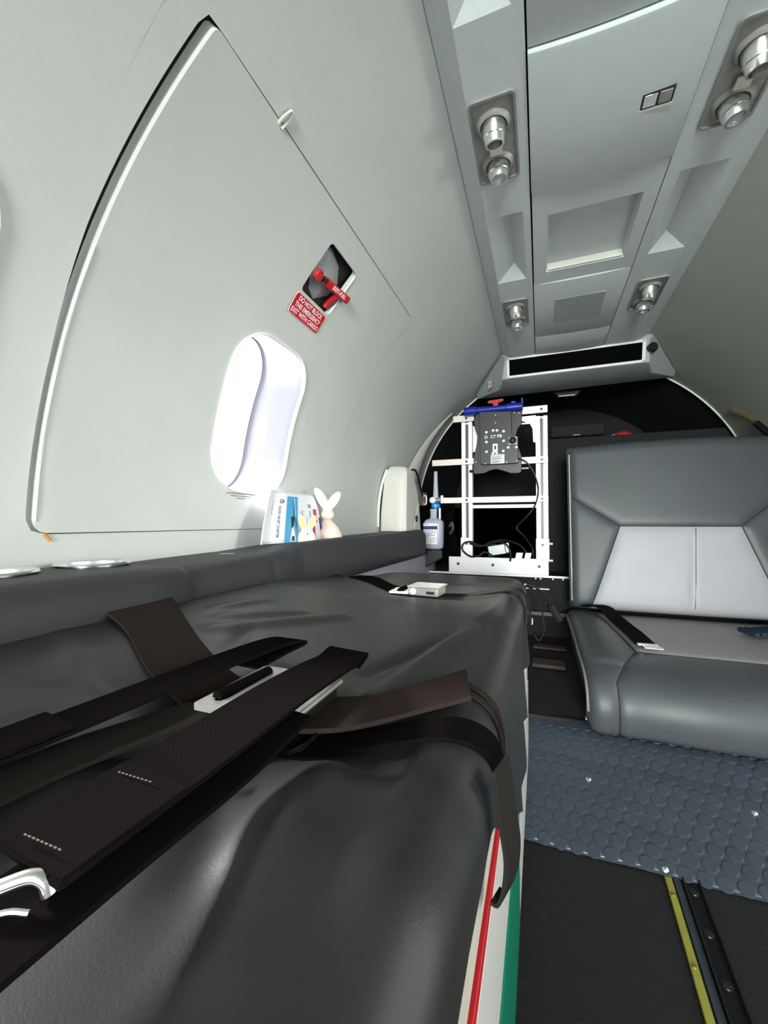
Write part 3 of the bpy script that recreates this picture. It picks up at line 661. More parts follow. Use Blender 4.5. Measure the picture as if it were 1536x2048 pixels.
# ================================================================== FLOOR PARTS
# raised step covered with round-stud rubber
step = MB()
prof = [(0.862, -0.620), (0.866, -0.610), (0.905, -0.591), (0.930, -0.580), (0.955, -0.567), (0.980, -0.556), (1.005, -0.543), (1.035, -0.530), (1.065, -0.514), (1.10, -0.500), (1.14, -0.495), (1.155, -0.500)]
pts = spline([Vector((0, a, b_)) for a, b_ in prof], 4); XS0, XS1 = -0.075, 0.825
rows = []
for p in pts: rows.append([(XS0+(XS1-XS0)*k/20, p.y+0.02*(0 if k/20 < 0.7 else 0), p.z+0.002*math.sin(9*k/20*3+p.y*30)) for k in range(21)])
loft(step, rows, closed=False)
stp = struct(step.build('floor_step', 'rubber', sharp=60)); stp['kind'] = 'structure'
MB().hexa([(XS0, 0.88, -0.619), (XS1, 0.88, -0.619), (XS1, 1.93, -0.619), (XS0, 1.93, -0.619), (XS0, 1.14, -0.498), (XS1, 1.14, -0.498), (XS1, 1.93, -0.496), (XS0, 1.93, -0.496)]).build('step_core', 'carpet', stp)
# studs
cum = [0]
for i in range(1, len(pts)): cum.append(cum[-1]+(pts[i]-pts[i-1]).length)
def on_step(x, s):
    for i in range(1, len(pts)):
        if cum[i] >= s:
            t = (s-cum[i-1])/(cum[i]-cum[i-1]); p = pts[i-1].lerp(pts[i], t); d = (pts[i]-pts[i-1]).normalized(); n = Vector((0, -d.z, d.y))
            return Vector((x, p.y, p.z+0.002*math.sin(9*((x-XS0)/(XS1-XS0))*3+p.y*30))), n, d
    return None
studs = MB(); pitch = 0.0285; row = 0; s = 0.012
while s < cum[-1]-0.03:
    x = XS0+0.02+(pitch/2 if row % 2 else 0)
    while x < XS1-0.015:
        q = on_step(x, s)
        if q:
            p, n, d = q; o = len(studs.v); N = 16
            for h, r in ((-0.0005, 0.0125), (0.0010, 0.0120), (0.0014, 0.0110)):
                for k in range(N):
                    a = 2*math.pi*k/N; studs.v.append(p+n*h+Vector((1, 0, 0))*r*math.cos(a)+d*r*math.sin(a))
            for i in range(2):
                for k in range(N): k2 = (k+1) % N; studs.f.append((o+i*N+k, o+i*N+k2, o+(i+1)*N+k2, o+(i+1)*N+k))
            studs.f.append(tuple(o+2*N+k for k in range(N)))
        x += pitch
    s += pitch*0.866; row += 1
so = studs.build('round_stud', 'rubber', stp, recalc=False, sharp=20); so['kind'] = 'stuff'
for x, s in ((0.092, 0.150), (0.375, 0.150), (-0.06, 0.28), (0.20, 0.010)):
    p, n, d = on_step(x, s); MB().lathe(p, n, [(0, 0.0055), (0.0025, 0.0050), (0.004, 0.0025)], 14).build('screw', 'chrome', stp)
# plywood strip in the gap between stretcher and seat
struct(MB().box((-0.03, 1.50, -0.492), (0.075, 1.565, -0.480)).build('trim_4', 'wood', bevel=0.001))
struct(MB().box((-0.03, 1.72, -0.492), (0.09, 1.76, -0.484)).build('trim_5', 'wood', bevel=0.001))
# seat track in the floor with yellow edge strip
tr = thing('seat_track', 'dark metal seat track with yellow edge strip set in the black floor', 'rail', (0.21, 0.4, -0.62))
def slant(x0, x1, z0, z1, y0=-1.2, y1=0.885): 
    k = 0.030
    def sx(x, y): return x-(0.88-y)*0.05
    return MB().hexa([(sx(x0, y0), y0, z0), (sx(x1, y0), y0, z0), (sx(x1, y1), y1, z0), (sx(x0, y1), y1, z0), (sx(x0, y0), y0, z1), (sx(x1, y0), y0, z1), (sx(x1, y1), y1, z1), (sx(x0, y1), y1, z1)])
slant(0.198, 0.209, -0.6205, -0.616).build('yellow_strip', 'yellow', tr, bevel=0.001)
slant(0.212, 0.222, -0.6205, -0.6175).build('grey_strip', 'rubber', tr)
slant(0.225, 0.250, -0.6205, -0.6185).build('track_bed', 'black', tr)
for a in ((0.224, 0.227), (0.248, 0.251)): slant(*a, -0.6205, -0.612).build('track_lip', 'track', tr, bevel=0.0008)
for i in range(12):
    y = 0.84-0.075*i; x = 0.2375-(0.88-y)*0.05
    MB().lathe((x, y, -0.6185), (0, 0, 1), [(0, 0.0075), (0.0015, 0.007), (0.0025, 0.004)], 14).build('track_stud', 'track', tr)
for i in range(5):
    y = 0.82-0.12*i; MB().lathe((0.2035-(0.88-y)*0.05, y, -0.616), (0, 0, 1), [(0, 0.004), (0.0015, 0.003)], 10).build('screw', 'brass', tr)

# ================================================================== STRETCHER
stx = thing('stretcher', 'long stretcher bed with white side panel, red line and green stripe', 'stretcher', (-0.24, 0.3, -0.62))
def side_slab(z0, z1, x, m, name, bev=0.001, y0=-1.2, y1=1.06): return MB().box((-0.45, y0, z0), (x, y1, z1)).build(name, m, stx, bevel=bev)
side_slab(-0.378, -0.252, -0.0320, 'greywhite', 'side_panel', 0.003)
side_slab(-0.252, -0.242, -0.0322, 'red', 'red_line')
side_slab(-0.545, -0.378, -0.0300, 'green', 'green_stripe', 0.004, y1=0.60)
side_slab(-0.545, -0.378, -0.0305, 'greywhite', 'side_panel', 0.003, y0=0.602)
side_slab(-0.62, -0.545, -0.06, 'black', 'base_plinth')
MB().box((-0.445, -1.2, -0.242), (-0.0335, 1.03, -0.168)).build('mattress_core', 'beigefoam', stx, bevel=0.012, seg=3)

# vinyl mattress cover, modelled as one draped sheet
MY0, MY1 = -0.62, 1.095
RID = [ # ridges/valleys on the top: x0,y0,x1,y1,amp,width
    (-0.115, 0.285, -0.06, 0.60, 0.008, 0.013), (-0.14, 0.33, -0.075, 0.52, -0.006, 0.012), (-0.10, 0.42, -0.04, 0.72, 0.004, 0.016),
    (-0.36, 0.40, -0.30, 0.48, 0.006, 0.010), (-0.34, 0.36, -0.25, 0.50, 0.006, 0.012), (-0.39, 0.42, -0.37, 0.50, 0.005, 0.009), (-0.31, 0.38, -0.29, 0.33, -0.004, 0.01),
    (-0.34, 0.225, -0.08, 0.222, -0.011, 0.026), (-0.28, 0.145, -0.06, 0.140, 0.008, 0.030), (-0.15, 0.19, -0.12, 0.12, -0.007, 0.014), (-0.11, 0.20, -0.085, 0.10, 0.006, 0.013),
    (-0.21, 0.16, -0.20, 0.06, -0.003, 0.020), (-0.42, 0.26, -0.30, 0.20, 0.005, 0.012), (-0.06, 0.24, -0.05, 0.14, 0.004, 0.010),
    (-0.05, 0.78, -0.12, 0.70, 0.003, 0.015), (-0.40, 0.60, -0.20, 0.66, 0.002, 0.03), (-0.30, 0.84, -0.08, 0.86, -0.003, 0.02)]
def topz(x, y):
    z = -0.130+0.027*max(0, min(1, (-0.20-x)/0.24))**1.3*max(0, min(1, (0.95-y)/0.35))
    for x0, y0, x1, y1, a, wd in RID:
        dx, dy = x1-x0, y1-y0; L2 = dx*dx+dy*dy; t = max(0, min(1, ((x-x0)*dx+(y-y0)*dy)/L2))
        d2 = (x-x0-t*dx)**2+(y-y0-t*dy)**2; z += a*math.exp(-d2/(wd*wd))*(0.55+0.45*math.sin(math.pi*min(1, max(0, t*0.8+0.1))))
    z += 0.0016*math.sin(7*y+3*x)*math.cos(9*x-2*y)
    if y > 0.98: z -= 0.010*((y-0.98)/0.115)**2
    return z
def hem(y):
    K = [(-0.7, -0.174), (0.10, -0.173), (0.20, -0.172), (0.24, -0.180), (0.33, -0.225), (0.44, -0.300), (0.52, -0.330), (0.56, -0.318), (0.62, -0.285), (0.72, -0.305), (0.76, -0.270), (0.84, -0.275), (0.90, -0.240), (0.97, -0.262), (1.03, -0.232), (1.2, -0.232)]
    for i in range(len(K)-1):
        if K[i][0] <= y <= K[i+1][0]:
            t = (y-K[i][0])/(K[i+1][0]-K[i][0]); t = t*t*(3-2*t); return K[i][1]+(K[i+1][1]-K[i][1])*t
    return K[-1][1]
def xr(y): return -0.0295-(0.0 if y < 1.0 else 0.085*(1-math.sqrt(max(0, 1-((y-1.0)/0.096)**2))))
def xl(y):
    if y < 0.84: return -0.462
    if y < 0.96: return -0.462+0.06*(y-0.84)/0.12
    t = (y-0.96)/(MY1-0.96); return -0.402+0.12*(1-math.sqrt(max(0, 1-t*t)))
def cover(u, v):
    y = MY0+(MY1-MY0)*v; L, Rr = xl(y), xr(y); rc = 0.036
    zt = topz(min(Rr-rc, -0.04), y)
    if u < 0.06:
        t = u/0.06; return (L, y, -0.20+(topz(L, y)+0.20)*t)
    if u < 0.70:
        t = (u-0.06)/0.64; x = L+(Rr-rc-L)*t; e = min(1, (x-L)/0.03); return (x, y, topz(x, y)-0.012*(1-e)**2)
    if u < 0.82:
        t = (u-0.70)/0.12*math.pi/2; return (Rr-rc+rc*math.sin(t), y, zt-rc*(1-math.cos(t)))
    t = (u-0.82)/0.18; z0 = zt-rc; z1 = min(hem(y), z0-0.01); z = z0+(z1-z0)*t
    wv = (0.004*math.sin(y*31)+0.003*math.sin(y*67+1))*(1 if y > 0.35 else 0.2)+0.010*math.exp(-((y-0.56)/0.07)**2)
    return (Rr+t*(0.0015+wv*min(1, max(0, (y-0.3)/0.2))), y, z)
cv = MB().grid(150, 300, cover)
# rear end flap of the cover
cv.grid(60, 12, lambda u, v: Vector(cover(0.06+0.76*u, 1.0))+Vector((0, 0.012*math.sin(v*math.pi/2), -0.11*v)))
cvo = cv.build('mattress_cover', 'vinyl', stx, sharp=75)
# double-stitched lines over the right shoulder
for dy in (0.0, 0.014):
    MB().ribbon([Vector(cover(u, (0.318+dy+0.03*(u-0.7)-MY0)/(MY1-MY0)))+Vector((0.0015, 0, 0.0015)) for u in (0.715, 0.74, 0.76, 0.78, 0.82, 0.88, 0.94)], (0, 0.0035, 0), 0.001, 4).build('seam_tape', 'strapb', cvo)
# small studs on the side
MB().lathe((-0.022, 0.985, -0.222), (1, 0, 0), [(0, 0.008), (0.005, 0.007)], 16).build('snap_stud', 'greywhite', stx)

# ---- straps on the stretcher
def strap_thing(name, label, cat, loc, group=None): return thing(name, label, cat, loc, group)
# transverse belt, left half with buckle
sa = strap_thing('stretcher_strap', 'wide brown webbing belt crossing the stretcher with silver slotted buckle', 'strap', (-0.24, 0.27, -0.13))
def ontop(pts, lift=0.003): return [(x, y, topz(x, y)+lift+dz) for x, y, dz in pts]
MB().ribbon([(-0.468, 0.352, -0.090)]+ontop([(-0.445, 0.351, 0.006), (-0.41, 0.338, 0.003), (-0.37, 0.318, 0.001), (-0.32, 0.288, 0.001), (-0.27, 0.260, 0.004), (-0.225, 0.242, 0.008), (-0.198, 0.237, 0.012)]),
            [Vector((0.002, 0.044, 0)), Vector((0.002, 0.043, 0.0)), Vector((0.004, 0.036, 0.0)), Vector((0.006, 0.030, 0)), Vector((0.006, 0.028, 0)), Vector((0.004, 0.027, 0)), Vector((0, 0.027, 0)), Vector((0, 0.027, 0))], 0.0028).build('webbing', 'strapb', sa)
pl2 = MB()
def slotplate(cx, cy, z, hx, hy, sxh, syh, th):
    o_ = rrect(cx, cy, 2*hx, 2*hy, 0.003, 3); i_ = rrect(cx, cy, 2*sxh, 2*syh, min(sxh, syh)*0.95, 3)
    m = MB(); A_ = angles((cx, cy), o_, 60); P = [cast(o_, (cx, cy), a) for a in A_]; Q = [cast(i_, (cx, cy), a) for a in A_]
    loft(m, [[(x, y, z) for x, y in Q], [(x, y, z) for x, y in P], [(x, y, z+th) for x, y in P], [(x, y, z+th) for x, y in Q], [(x, y, z) for x, y in Q]]); return m
slotplate(-0.194, 0.237, -0.117, 0.0110, 0.037, 0.0045, 0.028, 0.0035).build('buckle_plate', 'buckle', sa)
MB().cyl((-0.196, 0.212, -0.1128), (-0.193, 0.262, -0.1128), 0.0040, 10).build('webbing_roll', 'strap', sa)
MB().box((-0.184, 0.206, -0.130), (-0.137, 0.268, -0.116)).build('buckle_body', 'black', sa, bevel=0.003)
MB().box((-0.182, 0.206, -0.1165), (-0.134, 0.270, -0.113)).build('buckle_cover', 'plate', sa, bevel=0.0015)
MB().ribbon([(-0.150, 0.235, -0.126), (-0.11, 0.250, -0.124), (-0.08, 0.290, -0.125), (-0.052, 0.318, -0.1225)], [Vector((0, 0.024, 0)), Vector((0, 0.025, 0)), Vector((-0.003, 0.027, 0)), Vector((-0.006, 0.026, 0))], 0.0030).build('webbing', 'strapb', sa)
def oncover(u, y, lift):
    p = Vector(cover(u, (y-MY0)/(MY1-MY0))); k = max(0, min(1, (u-0.70)/0.12)); return p+Vector((math.sin(k*math.pi/2), 0, math.cos(k*math.pi/2)))*lift
MB().ribbon([(-0.125, 0.215, -0.126)]+[oncover(u, y, 0.0028) for u, y in ((0.58, 0.222), (0.64, 0.235), (0.70, 0.250), (0.74, 0.265), (0.78, 0.280), (0.82, 0.292), (0.90, 0.305), (0.97, 0.308))], (0, 0.014, 0), 0.0022, 5).build('webbing', 'strap', sa)
MB().tube([(-0.172, 0.168, -0.118), (-0.168, 0.163, -0.116), (-0.164, 0.166, -0.117), (-0.166, 0.171, -0.119)], 0.0012, 6, 4).build('wire_ring', 'chrome', sa)
# shoulder straps
s1 = strap_thing('shoulder_strap', 'black shoulder strap with looped end, the one nearer the left wall', 'strap', (-0.245, 0.2, -0.12))
MB().ribbon([(-0.262, -0.06, -0.1115), (-0.252, 0.06, -0.1105), (-0.246, 0.13, -0.110), (-0.239, 0.20, -0.109), (-0.231, 0.27, -0.108), (-0.227, 0.315, -0.109), (-0.2245, 0.338, -0.112), (-0.2245, 0.340, -0.115), (-0.227, 0.315, -0.116), (-0.231, 0.28, -0.119)], (0.0175, -0.0035, 0.0010), 0.0022).build('webbing', 'strap', s1)
MB().ribbon([(-0.260, -0.06, -0.1085), (-0.250, 0.07, -0.1075), (-0.245, 0.148, -0.1070)], (0.0175, -0.0035, 0.0010), 0.0022).build('sewn_tab', 'strap', s1)
MB().ribbon([(-0.240, -0.06, -0.120), (-0.232, 0.06, -0.119), (-0.226, 0.13, -0.118), (-0.212, 0.18, -0.119), (-0.200, 0.205, -0.1185)], [Vector((0.016, -0.004, 0.0))]*5, 0.0022).build('lower_webbing', 'strapg', s1)
s2 = strap_thing('shoulder_strap', 'black shoulder strap lying over the buckle, ending in a chrome fitting', 'strap', (-0.14, 0.2, -0.1))
MB().ribbon([(-0.1420, 0.0770, -0.1000), (-0.1400, 0.09, -0.0985), (-0.1395, 0.14, -0.0985), (-0.1405, 0.20, -0.0985), (-0.1425, 0.25, -0.1015), (-0.147, 0.285, -0.1065), (-0.152, 0.308, -0.1080), (-0.1545, 0.320, -0.1095), (-0.1545, 0.322, -0.1125), (-0.152, 0.30, -0.114)], (0.0175, -0.0010, -0.0006), 0.0022).build('webbing', 'strap', s2)
MB().ribbon([(-0.1415, 0.0775, -0.0985), (-0.1400, 0.090, -0.0972), (-0.1388, 0.118, -0.0969)], (0.0172, -0.001, -0.0006), 0.0018).build('sewn_tab', 'strap', s2)
MB().ribbon([(-0.136, 0.03, -0.108), (-0.134, 0.09, -0.107), (-0.134, 0.15, -0.109), (-0.138, 0.205, -0.109)], (0.0165, -0.001, -0.001), 0.0024).build('lower_webbing', 'strap', s2)
for k in range(9): 
    x = -0.151+0.0020*k; MB().box((x, 0.1120, -0.0950), (x+0.0012, 0.1124, -0.0947)).build('stitch', 'thread', s2)
for k in range(9):
    x = -0.148+0.0020*k; MB().box((x, 0.080, -0.0952), (x+0.0012, 0.0804, -0.0949)).build('stitch', 'thread', s2)
MB().tube([(-0.1300, 0.0770, -0.1045), (-0.1315, 0.0765, -0.1010), (-0.1350, 0.0745, -0.0995), (-0.1420, 0.0690, -0.1010), (-0.1560, 0.0600, -0.1040)], 0.0020, 12, 6).build('chrome_fitting', 'chrome', s2)
MB().tube([(-0.1300, 0.0720, -0.1055), (-0.1350, 0.0690, -0.1045), (-0.1440, 0.0620, -0.1060), (-0.1560, 0.0540, -0.1070)], 0.0009, 8, 5).build('fitting_rod', 'chrome', s2)
# far belt with lift buckle
s3 = strap_thing('stretcher_strap', 'thin black belt across the far end of the stretcher with silver lift-lever buckle', 'strap', (-0.2, 0.72, -0.13))
z3 = -0.1275
MB().ribbon([(-0.470, 0.870, -0.128), (-0.40, 0.815, z3), (-0.33, 0.755, z3), (-0.27, 0.718, z3), (-0.215, 0.702, z3)], [Vector((0.012, 0.020, 0)), Vector((0.010, 0.022, 0)), Vector((0.008, 0.022, 0)), Vector((0.004, 0.024, 0)), Vector((0.0, 0.024, 0))], 0.003).build('webbing', 'strapg', s3)
MB().ribbon([(-0.40, 0.86, -0.124), (-0.34, 0.815, -0.120), (-0.28, 0.75, -0.1235), (-0.24, 0.715, -0.124)], [Vector((0.006, 0.018, 0))]*4, 0.003).build('loose_fold', 'strap', s3)
MB().ribbon([(-0.16, 0.703, z3), (-0.12, 0.725, z3), (-0.08, 0.775, -0.125), (-0.045, 0.820, -0.127), (-0.024, 0.830, -0.145), (-0.018, 0.832, -0.19)], [Vector((0, 0.020, 0)), Vector((0, 0.020, 0)), Vector((-0.004, 0.019, 0)), Vector((-0.004, 0.018, 0)), Vector((0, 0.018, 0)), Vector((0, 0.016, 0))], 0.003).build('webbing', 'strapg', s3)
def rot_box(c, hx, hy, z0, z1, deg, z0b=None):
    a = R_(deg); ca, sa_ = math.cos(a), math.sin(a); P = [(c[0]+x*ca-y*sa_, c[1]+x*sa_+y*ca) for x, y in ((-hx, -hy), (hx, -hy), (hx, hy), (-hx, hy))]
    return MB().hexa([(x, y, z0) for x, y in P]+[(x, y, z1) for x, y in P])
bc = (-0.187, 0.705)
rot_box(bc, 0.027, 0.0235, -0.126, -0.112, -4).build('buckle_body', 'buckle', s3, bevel=0.002)
rot_box((-0.186, 0.706), 0.029, 0.0255, -0.1125, -0.1095, -4).build('lift_lever', 'buckle', s3, bevel=0.001)
MB().lathe((-0.206, 0.683, -0.1185), (0, -1, 0), [(0, 0.006), (0.0012, 0.0055)], 18).build('pivot_rivet', 'alu', s3)
rot_box((-0.175, 0.6805), 0.007, 0.0012, -0.122, -0.1175, -4).build('lever_slot', 'black', s3)
sp = slotplate(-0.233, 0.706, -0.124, 0.018, 0.0245, 0.006, 0.018, 0.003); sp.build('tongue_plate', 'alu', s3)
MB().cyl((-0.233, 0.690, -0.1205), (-0.233, 0.723, -0.1205), 0.005, 10).build('webbing_roll', 'strap', s3)
# hanging ends at the far right corner
s4 = strap_thing('strap_end', 'dark strap ends hanging off the far right corner of the stretcher', 'strap', (0.0, 1.0, -0.2))
MB().tube([(-0.030, 0.90, -0.128), (-0.006, 0.93, -0.140), (0.014, 0.96, -0.165), (0.022, 0.965, -0.190)], 0.0022, 6, 6).build('cord', 'black', s4)
MB().cyl((0.018, 0.963, -0.178), (0.038, 0.970, -0.212), 0.0075, 12).build('cord_sleeve', 'strapg', s4)
MB().ribbon([(-0.028, 0.905, -0.130), (-0.010, 0.93, -0.150), (0.002, 0.945, -0.19), (0.006, 0.945, -0.225), (-0.004, 0.94, -0.248), (-0.014, 0.93, -0.235)], (0.0, 0.010, 0.0), 0.003).build('loop', 'strapg', s4)
# big hanging loop beside the mattress
s5 = strap_thing('strap_loop', 'dark grey webbing loop hanging down beside the red and white stretcher side', 'strap', (-0.02, 0.27, -0.2))
MB().ribbon([(-0.0225, 0.250, -0.140), (-0.0205, 0.250, -0.155), (-0.0185, 0.250, -0.172), (-0.0165, 0.250, -0.188), (-0.0180, 0.250, -0.204), (-0.0225, 0.250, -0.216), (-0.0265, 0.250, -0.216)], [Vector((0.0030, 0.011, 0.0))]*4+[Vector((0.003, 0.010, 0.0))]+[Vector((0.002, 0.006, 0.0))]*2, 0.0022).build('webbing', 'strapg', s5)

# ================================================================== SEAT
seat = thing('cabin_seat', 'grey leather double seat with pale centre panels beside the rack', 'seat', (0.47, 1.45, -0.49))
def seamdist(u, v, segs):
    best = 1e9
    for x0, y0, x1, y1 in segs:
        dx, dy = x1-x0, y1-y0; t = max(0, min(1, ((u-x0)*dx+(v-y0)*dy)/(dx*dx+dy*dy))); best = min(best, math.hypot(u-x0-t*dx, v-y0-t*dy))
    return best
def upholstery(x0, x1, y0, y1, step_, segs, classify, mapf, parent, names, soft=0.012, depth=0.007):
    bm = bmesh.new(); nx = int((x1-x0)/step_); ny = int((y1-y0)/step_)
    vv = [[bm.verts.new((x0+(x1-x0)*i/nx, y0+(y1-y0)*j/ny, 0)) for i in range(nx+1)] for j in range(ny+1)]
    for j in range(ny):
        for i in range(nx): bm.faces.new((vv[j][i], vv[j][i+1], vv[j+1][i+1], vv[j+1][i]))
    for a, b_, c, d in segs:
        dv = Vector((c-a, d-b_, 0)); n = Vector((-dv.y, dv.x, 0)).normalized()
        bmesh.ops.bisect_plane(bm, geom=bm.verts[:]+bm.edges[:]+bm.faces[:], plane_co=(a, b_, 0), plane_no=n)
    groups = {}
    for f in bm.faces:
        c = f.calc_center_median(); groups.setdefault(classify(c.x, c.y), []).append([(v.co.x, v.co.y) for v in f.verts])
    bm.free()
    for g, faces in groups.items():
        mb = MB(); idx = {}
        for f in faces:
            ff = []
            for u, v in f:
                k = (round(u, 5), round(v, 5))
                if k not in idx:
                    d = seamdist(u, v, segs); h = depth*(math.exp(-d/soft)) ; idx[k] = len(mb.v); mb.v.append(Vector(mapf(u, v, -h)))
                ff.append(idx[k])
            mb.f.append(tuple(ff))
        nm, mm = names[g]; mb.build(nm, mm, parent, recalc=False, sharp=80)
# backrest: u = x, v = height from -0.33 to 0.32
BX0, BX1, BV0, BV1 = 0.105, 0.788, -0.33, 0.318
bsegs = [(BX0-0.01, 0.115, 0.282, -0.013), (0.282, -0.013, 0.653, -0.013), (0.653, -0.013, BX1+0.01, 0.115), (0.282, -0.013, 0.172, -0.34), (0.653, -0.013, 0.763, -0.34)]
def bcls(u, v):
    def side(a, b_, c, d): return (c-a)*(v-b_)-(d-b_)*(u-a)
    if u < 0.282 and side(BX0-0.01, 0.115, 0.282, -0.013) < 0 and side(0.282, -0.013, 0.172, -0.34) < 0: return 'wl'
    if u > 0.653 and side(0.653, -0.013, BX1+0.01, 0.115) < 0 and side(0.653, -0.013, 0.763, -0.34) > 0: return 'wr'
    return 'c' if v < -0.013 else 't'
def bmap(u, v, h):
    # rounded pillow outline
    eu = min(u-BX0, BX1-u); ev = min(v-BV0, BV1-v); r = 0.035
    def fall(e): e = max(0, min(e, r)); return r-math.sqrt(max(0, r*r-(r-e)**2))
    dep = fall(eu)+fall(ev)
    y = 1.722+(v+0.32)*0.15+dep-h*1.0; y -= 0.012*math.sin(math.pi*(u-BX0)/(BX1-BX0))
    if v < -0.22: y += 0.10*(-0.22-v)**1.5*3
    cs = abs(u-(0.492+(v+0.313)*0.06)); y += (0.004*math.exp(-cs/0.005) if v < -0.013 else 0)
    tz = max(0, min(1, (v-0.05)/0.25)); zz = v-0.012*((u-0.45)/0.38)**2*tz*tz*(3-2*tz)
    return (u, y, zz)
back = MB().hexa([(BX0+0.012, 1.77, BV0), (BX1-0.012, 1.77, BV0), (BX1-0.012, 1.86, BV0), (BX0+0.012, 1.86, BV0), (BX0+0.006, 1.855, BV1-0.03), (BX1-0.006, 1.855, BV1-0.03), (BX1-0.006, 1.93, BV1-0.03), (BX0+0.006, 1.93, BV1-0.03)]).build('backrest', 'seatd', seat, bevel=0.02, seg=4)
upholstery(BX0, BX1, BV0, BV1, 0.009, bsegs, bcls, bmap, back, {'wl': ('side_bolster', 'seatd'), 'wr': ('side_bolster', 'seatd'), 'c': ('centre_panel', 'seatl'), 't': ('headrest_panel', 'seatd')})
for a_, b_, c_, d_ in bsegs:
    MB().tube([Vector(bmap(a_+(c_-a_)*k/10, b_+(d_-b_)*k/10, -0.0062)) for k in range(11) if BX0 < a_+(c_-a_)*k/10 < BX1 and b_+(d_-b_)*k/10 > BV0], 0.0018, 6, 3).build('seam', 'seam', back)
MB().tube([bmap(BX0+0.008, v, 0) for v in (0.285, 0.2, 0.1, 0, -0.1, -0.2, -0.30)], 0.0035, 6, 4).build('piping', 'seatl', back)
MB().tube([Vector(bmap(0.492+(v+0.313)*0.06+0.008, v, 0))+Vector((0, -0.0006, 0)) for v in (-0.02, -0.1, -0.2, -0.30)], 0.0010, 5, 4).build('stitching', 'seatd', back)
# cushion: u = x, t = arc from rear top over the front roll to the front bottom
CP = [(1.80, -0.352), (1.72, -0.344), (1.60, -0.338), (1.45, -0.336), (1.32, -0.338), (1.22, -0.344), (1.15, -0.355), (1.10, -0.375), (1.078, -0.405), (1.070, -0.440), (1.075, -0.480), (1.09, -0.492)]
cpts = spline([Vector((0, a, b_)) for a, b_ in CP], 6); cl = [0]
for i in range(1, len(cpts)): cl.append(cl[-1]+(cpts[i]-cpts[i-1]).length)
CT = cl[-1]
def cpos(t):
    t = max(0, min(CT, t))
    for i in range(1, len(cpts)):
        if cl[i] >= t-1e-9:
            k = (t-cl[i-1])/(cl[i]-cl[i-1]); d = (cpts[i]-cpts[i-1]).normalized(); return cpts[i-1].lerp(cpts[i], k), Vector((0, d.z, -d.y))
def tof(y, z=None):
    return min(range(len(cpts)), key=lambda i: (cpts[i].y-y)**2+((cpts[i].z-z)**2 if z is not None else 0))
def T(y, z): return cl[tof(y, z)]
QX0, QX1 = 0.092, 0.815
tb = T(1.262, -0.341)
csegs = [(0.185, -0.01, 0.236, tb), (0.236, tb, 0.160, T(1.10, -0.375)), (0.160, T(1.10, -0.375), 0.160, CT+0.01), (0.236, tb, 0.702, tb), (0.752, -0.01, 0.702, tb), (0.702, tb, 0.778, T(1.10, -0.375)), (0.778, T(1.10, -0.375), 0.778, CT+0.01)]
def ccls(u, t):
    if u > 0.469: u2 = 0.938-u; sd = 'R'
    else: u2 = u; sd = 'L'
    tf = T(1.10, -0.375)
    if t < tb: lim = 0.185+(0.236-0.185)*(t+0.01)/(tb+0.01); return 'w'+sd if u2 < lim else 'c'
    if t < tf: lim = 0.236+(0.160-0.236)*(t-tb)/(tf-tb); return 'w'+sd if u2 < lim else 'f'
    return 'w'+sd if u2 < 0.160 else 'f'
csegs[4] = (0.753, -0.01, 0.702, tb)
def cmap(u, t, h):
    eu = min(u-QX0, QX1-u); r = 0.030; e = max(0, min(eu, r)); dep = r-math.sqrt(max(0, r*r-(r-e)**2))
    p, n = cpos(t); crown = 0.012*math.exp(-((min(u, 0.938-u)-0.16)/0.05)**2)*(1 if t < tb+0.1 else 0.3)
    q = p+n*(h-dep+crown)
    wr_ = 0.0025*math.sin(22*u+9*q.y)*math.exp(-((q.y-1.09)/0.05)**2)
    return (u+0.015*max(0, (1.25-q.y))/0.17*(0.5-(u-QX0)/(QX1-QX0)), q.y+wr_, q.z)
cbase = MB().hexa([(QX0+0.024, 1.11, -0.49), (QX1-0.024, 1.11, -0.49), (QX1-0.02, 1.80, -0.49), (QX0+0.02, 1.80, -0.49), (QX0+0.024, 1.13, -0.395), (QX1-0.024, 1.13, -0.395), (QX1-0.02, 1.80, -0.395), (QX0+0.02, 1.80, -0.395)]).build('cushion', 'seatd', seat, bevel=0.01, seg=3)
upholstery(QX0, QX1, 0, CT, 0.009, csegs, ccls, cmap, cbase, {'wL': ('side_bolster', 'seatd'), 'wR': ('side_bolster', 'seatd'), 'c': ('centre_panel', 'seatm'), 'f': ('front_panel', 'seatd')}, soft=0.010, depth=0.006)
for a_, b_, c_, d_ in csegs:
    MB().tube([Vector(cmap(a_+(c_-a_)*k/12, b_+(d_-b_)*k/12, -0.0052)) for k in range(13) if 0 <= b_+(d_-b_)*k/12 < CT], 0.0016, 6, 3).build('seam', 'seam', cbase)
sd_ = MB(); cols = [Vector(cmap(QX0, t*CT/40, 0)) for t in range(41)]
loft(sd_, [cols, [Vector((p.x+0.004, min(max(p.y, 1.11), 1.79), min(p.z, -0.39) if p.z > -0.49 else -0.49)) for p in cols]], closed=False); sd_.build('side_panel', 'seatd', cbase)
MB().tube([Vector(cmap(QX0+0.003, CT*k/30, 0))+Vector((0, 0, 0.0)) for k in range(0, 30, 2)], 0.0030, 6, 3).build('piping', 'seatm', cbase)
MB().lathe((0.100, 1.105, -0.470), (-1, -0.3, 0), [(0, 0.005), (0.003, 0.004)], 12).build('bolt', 'chrome', seat)
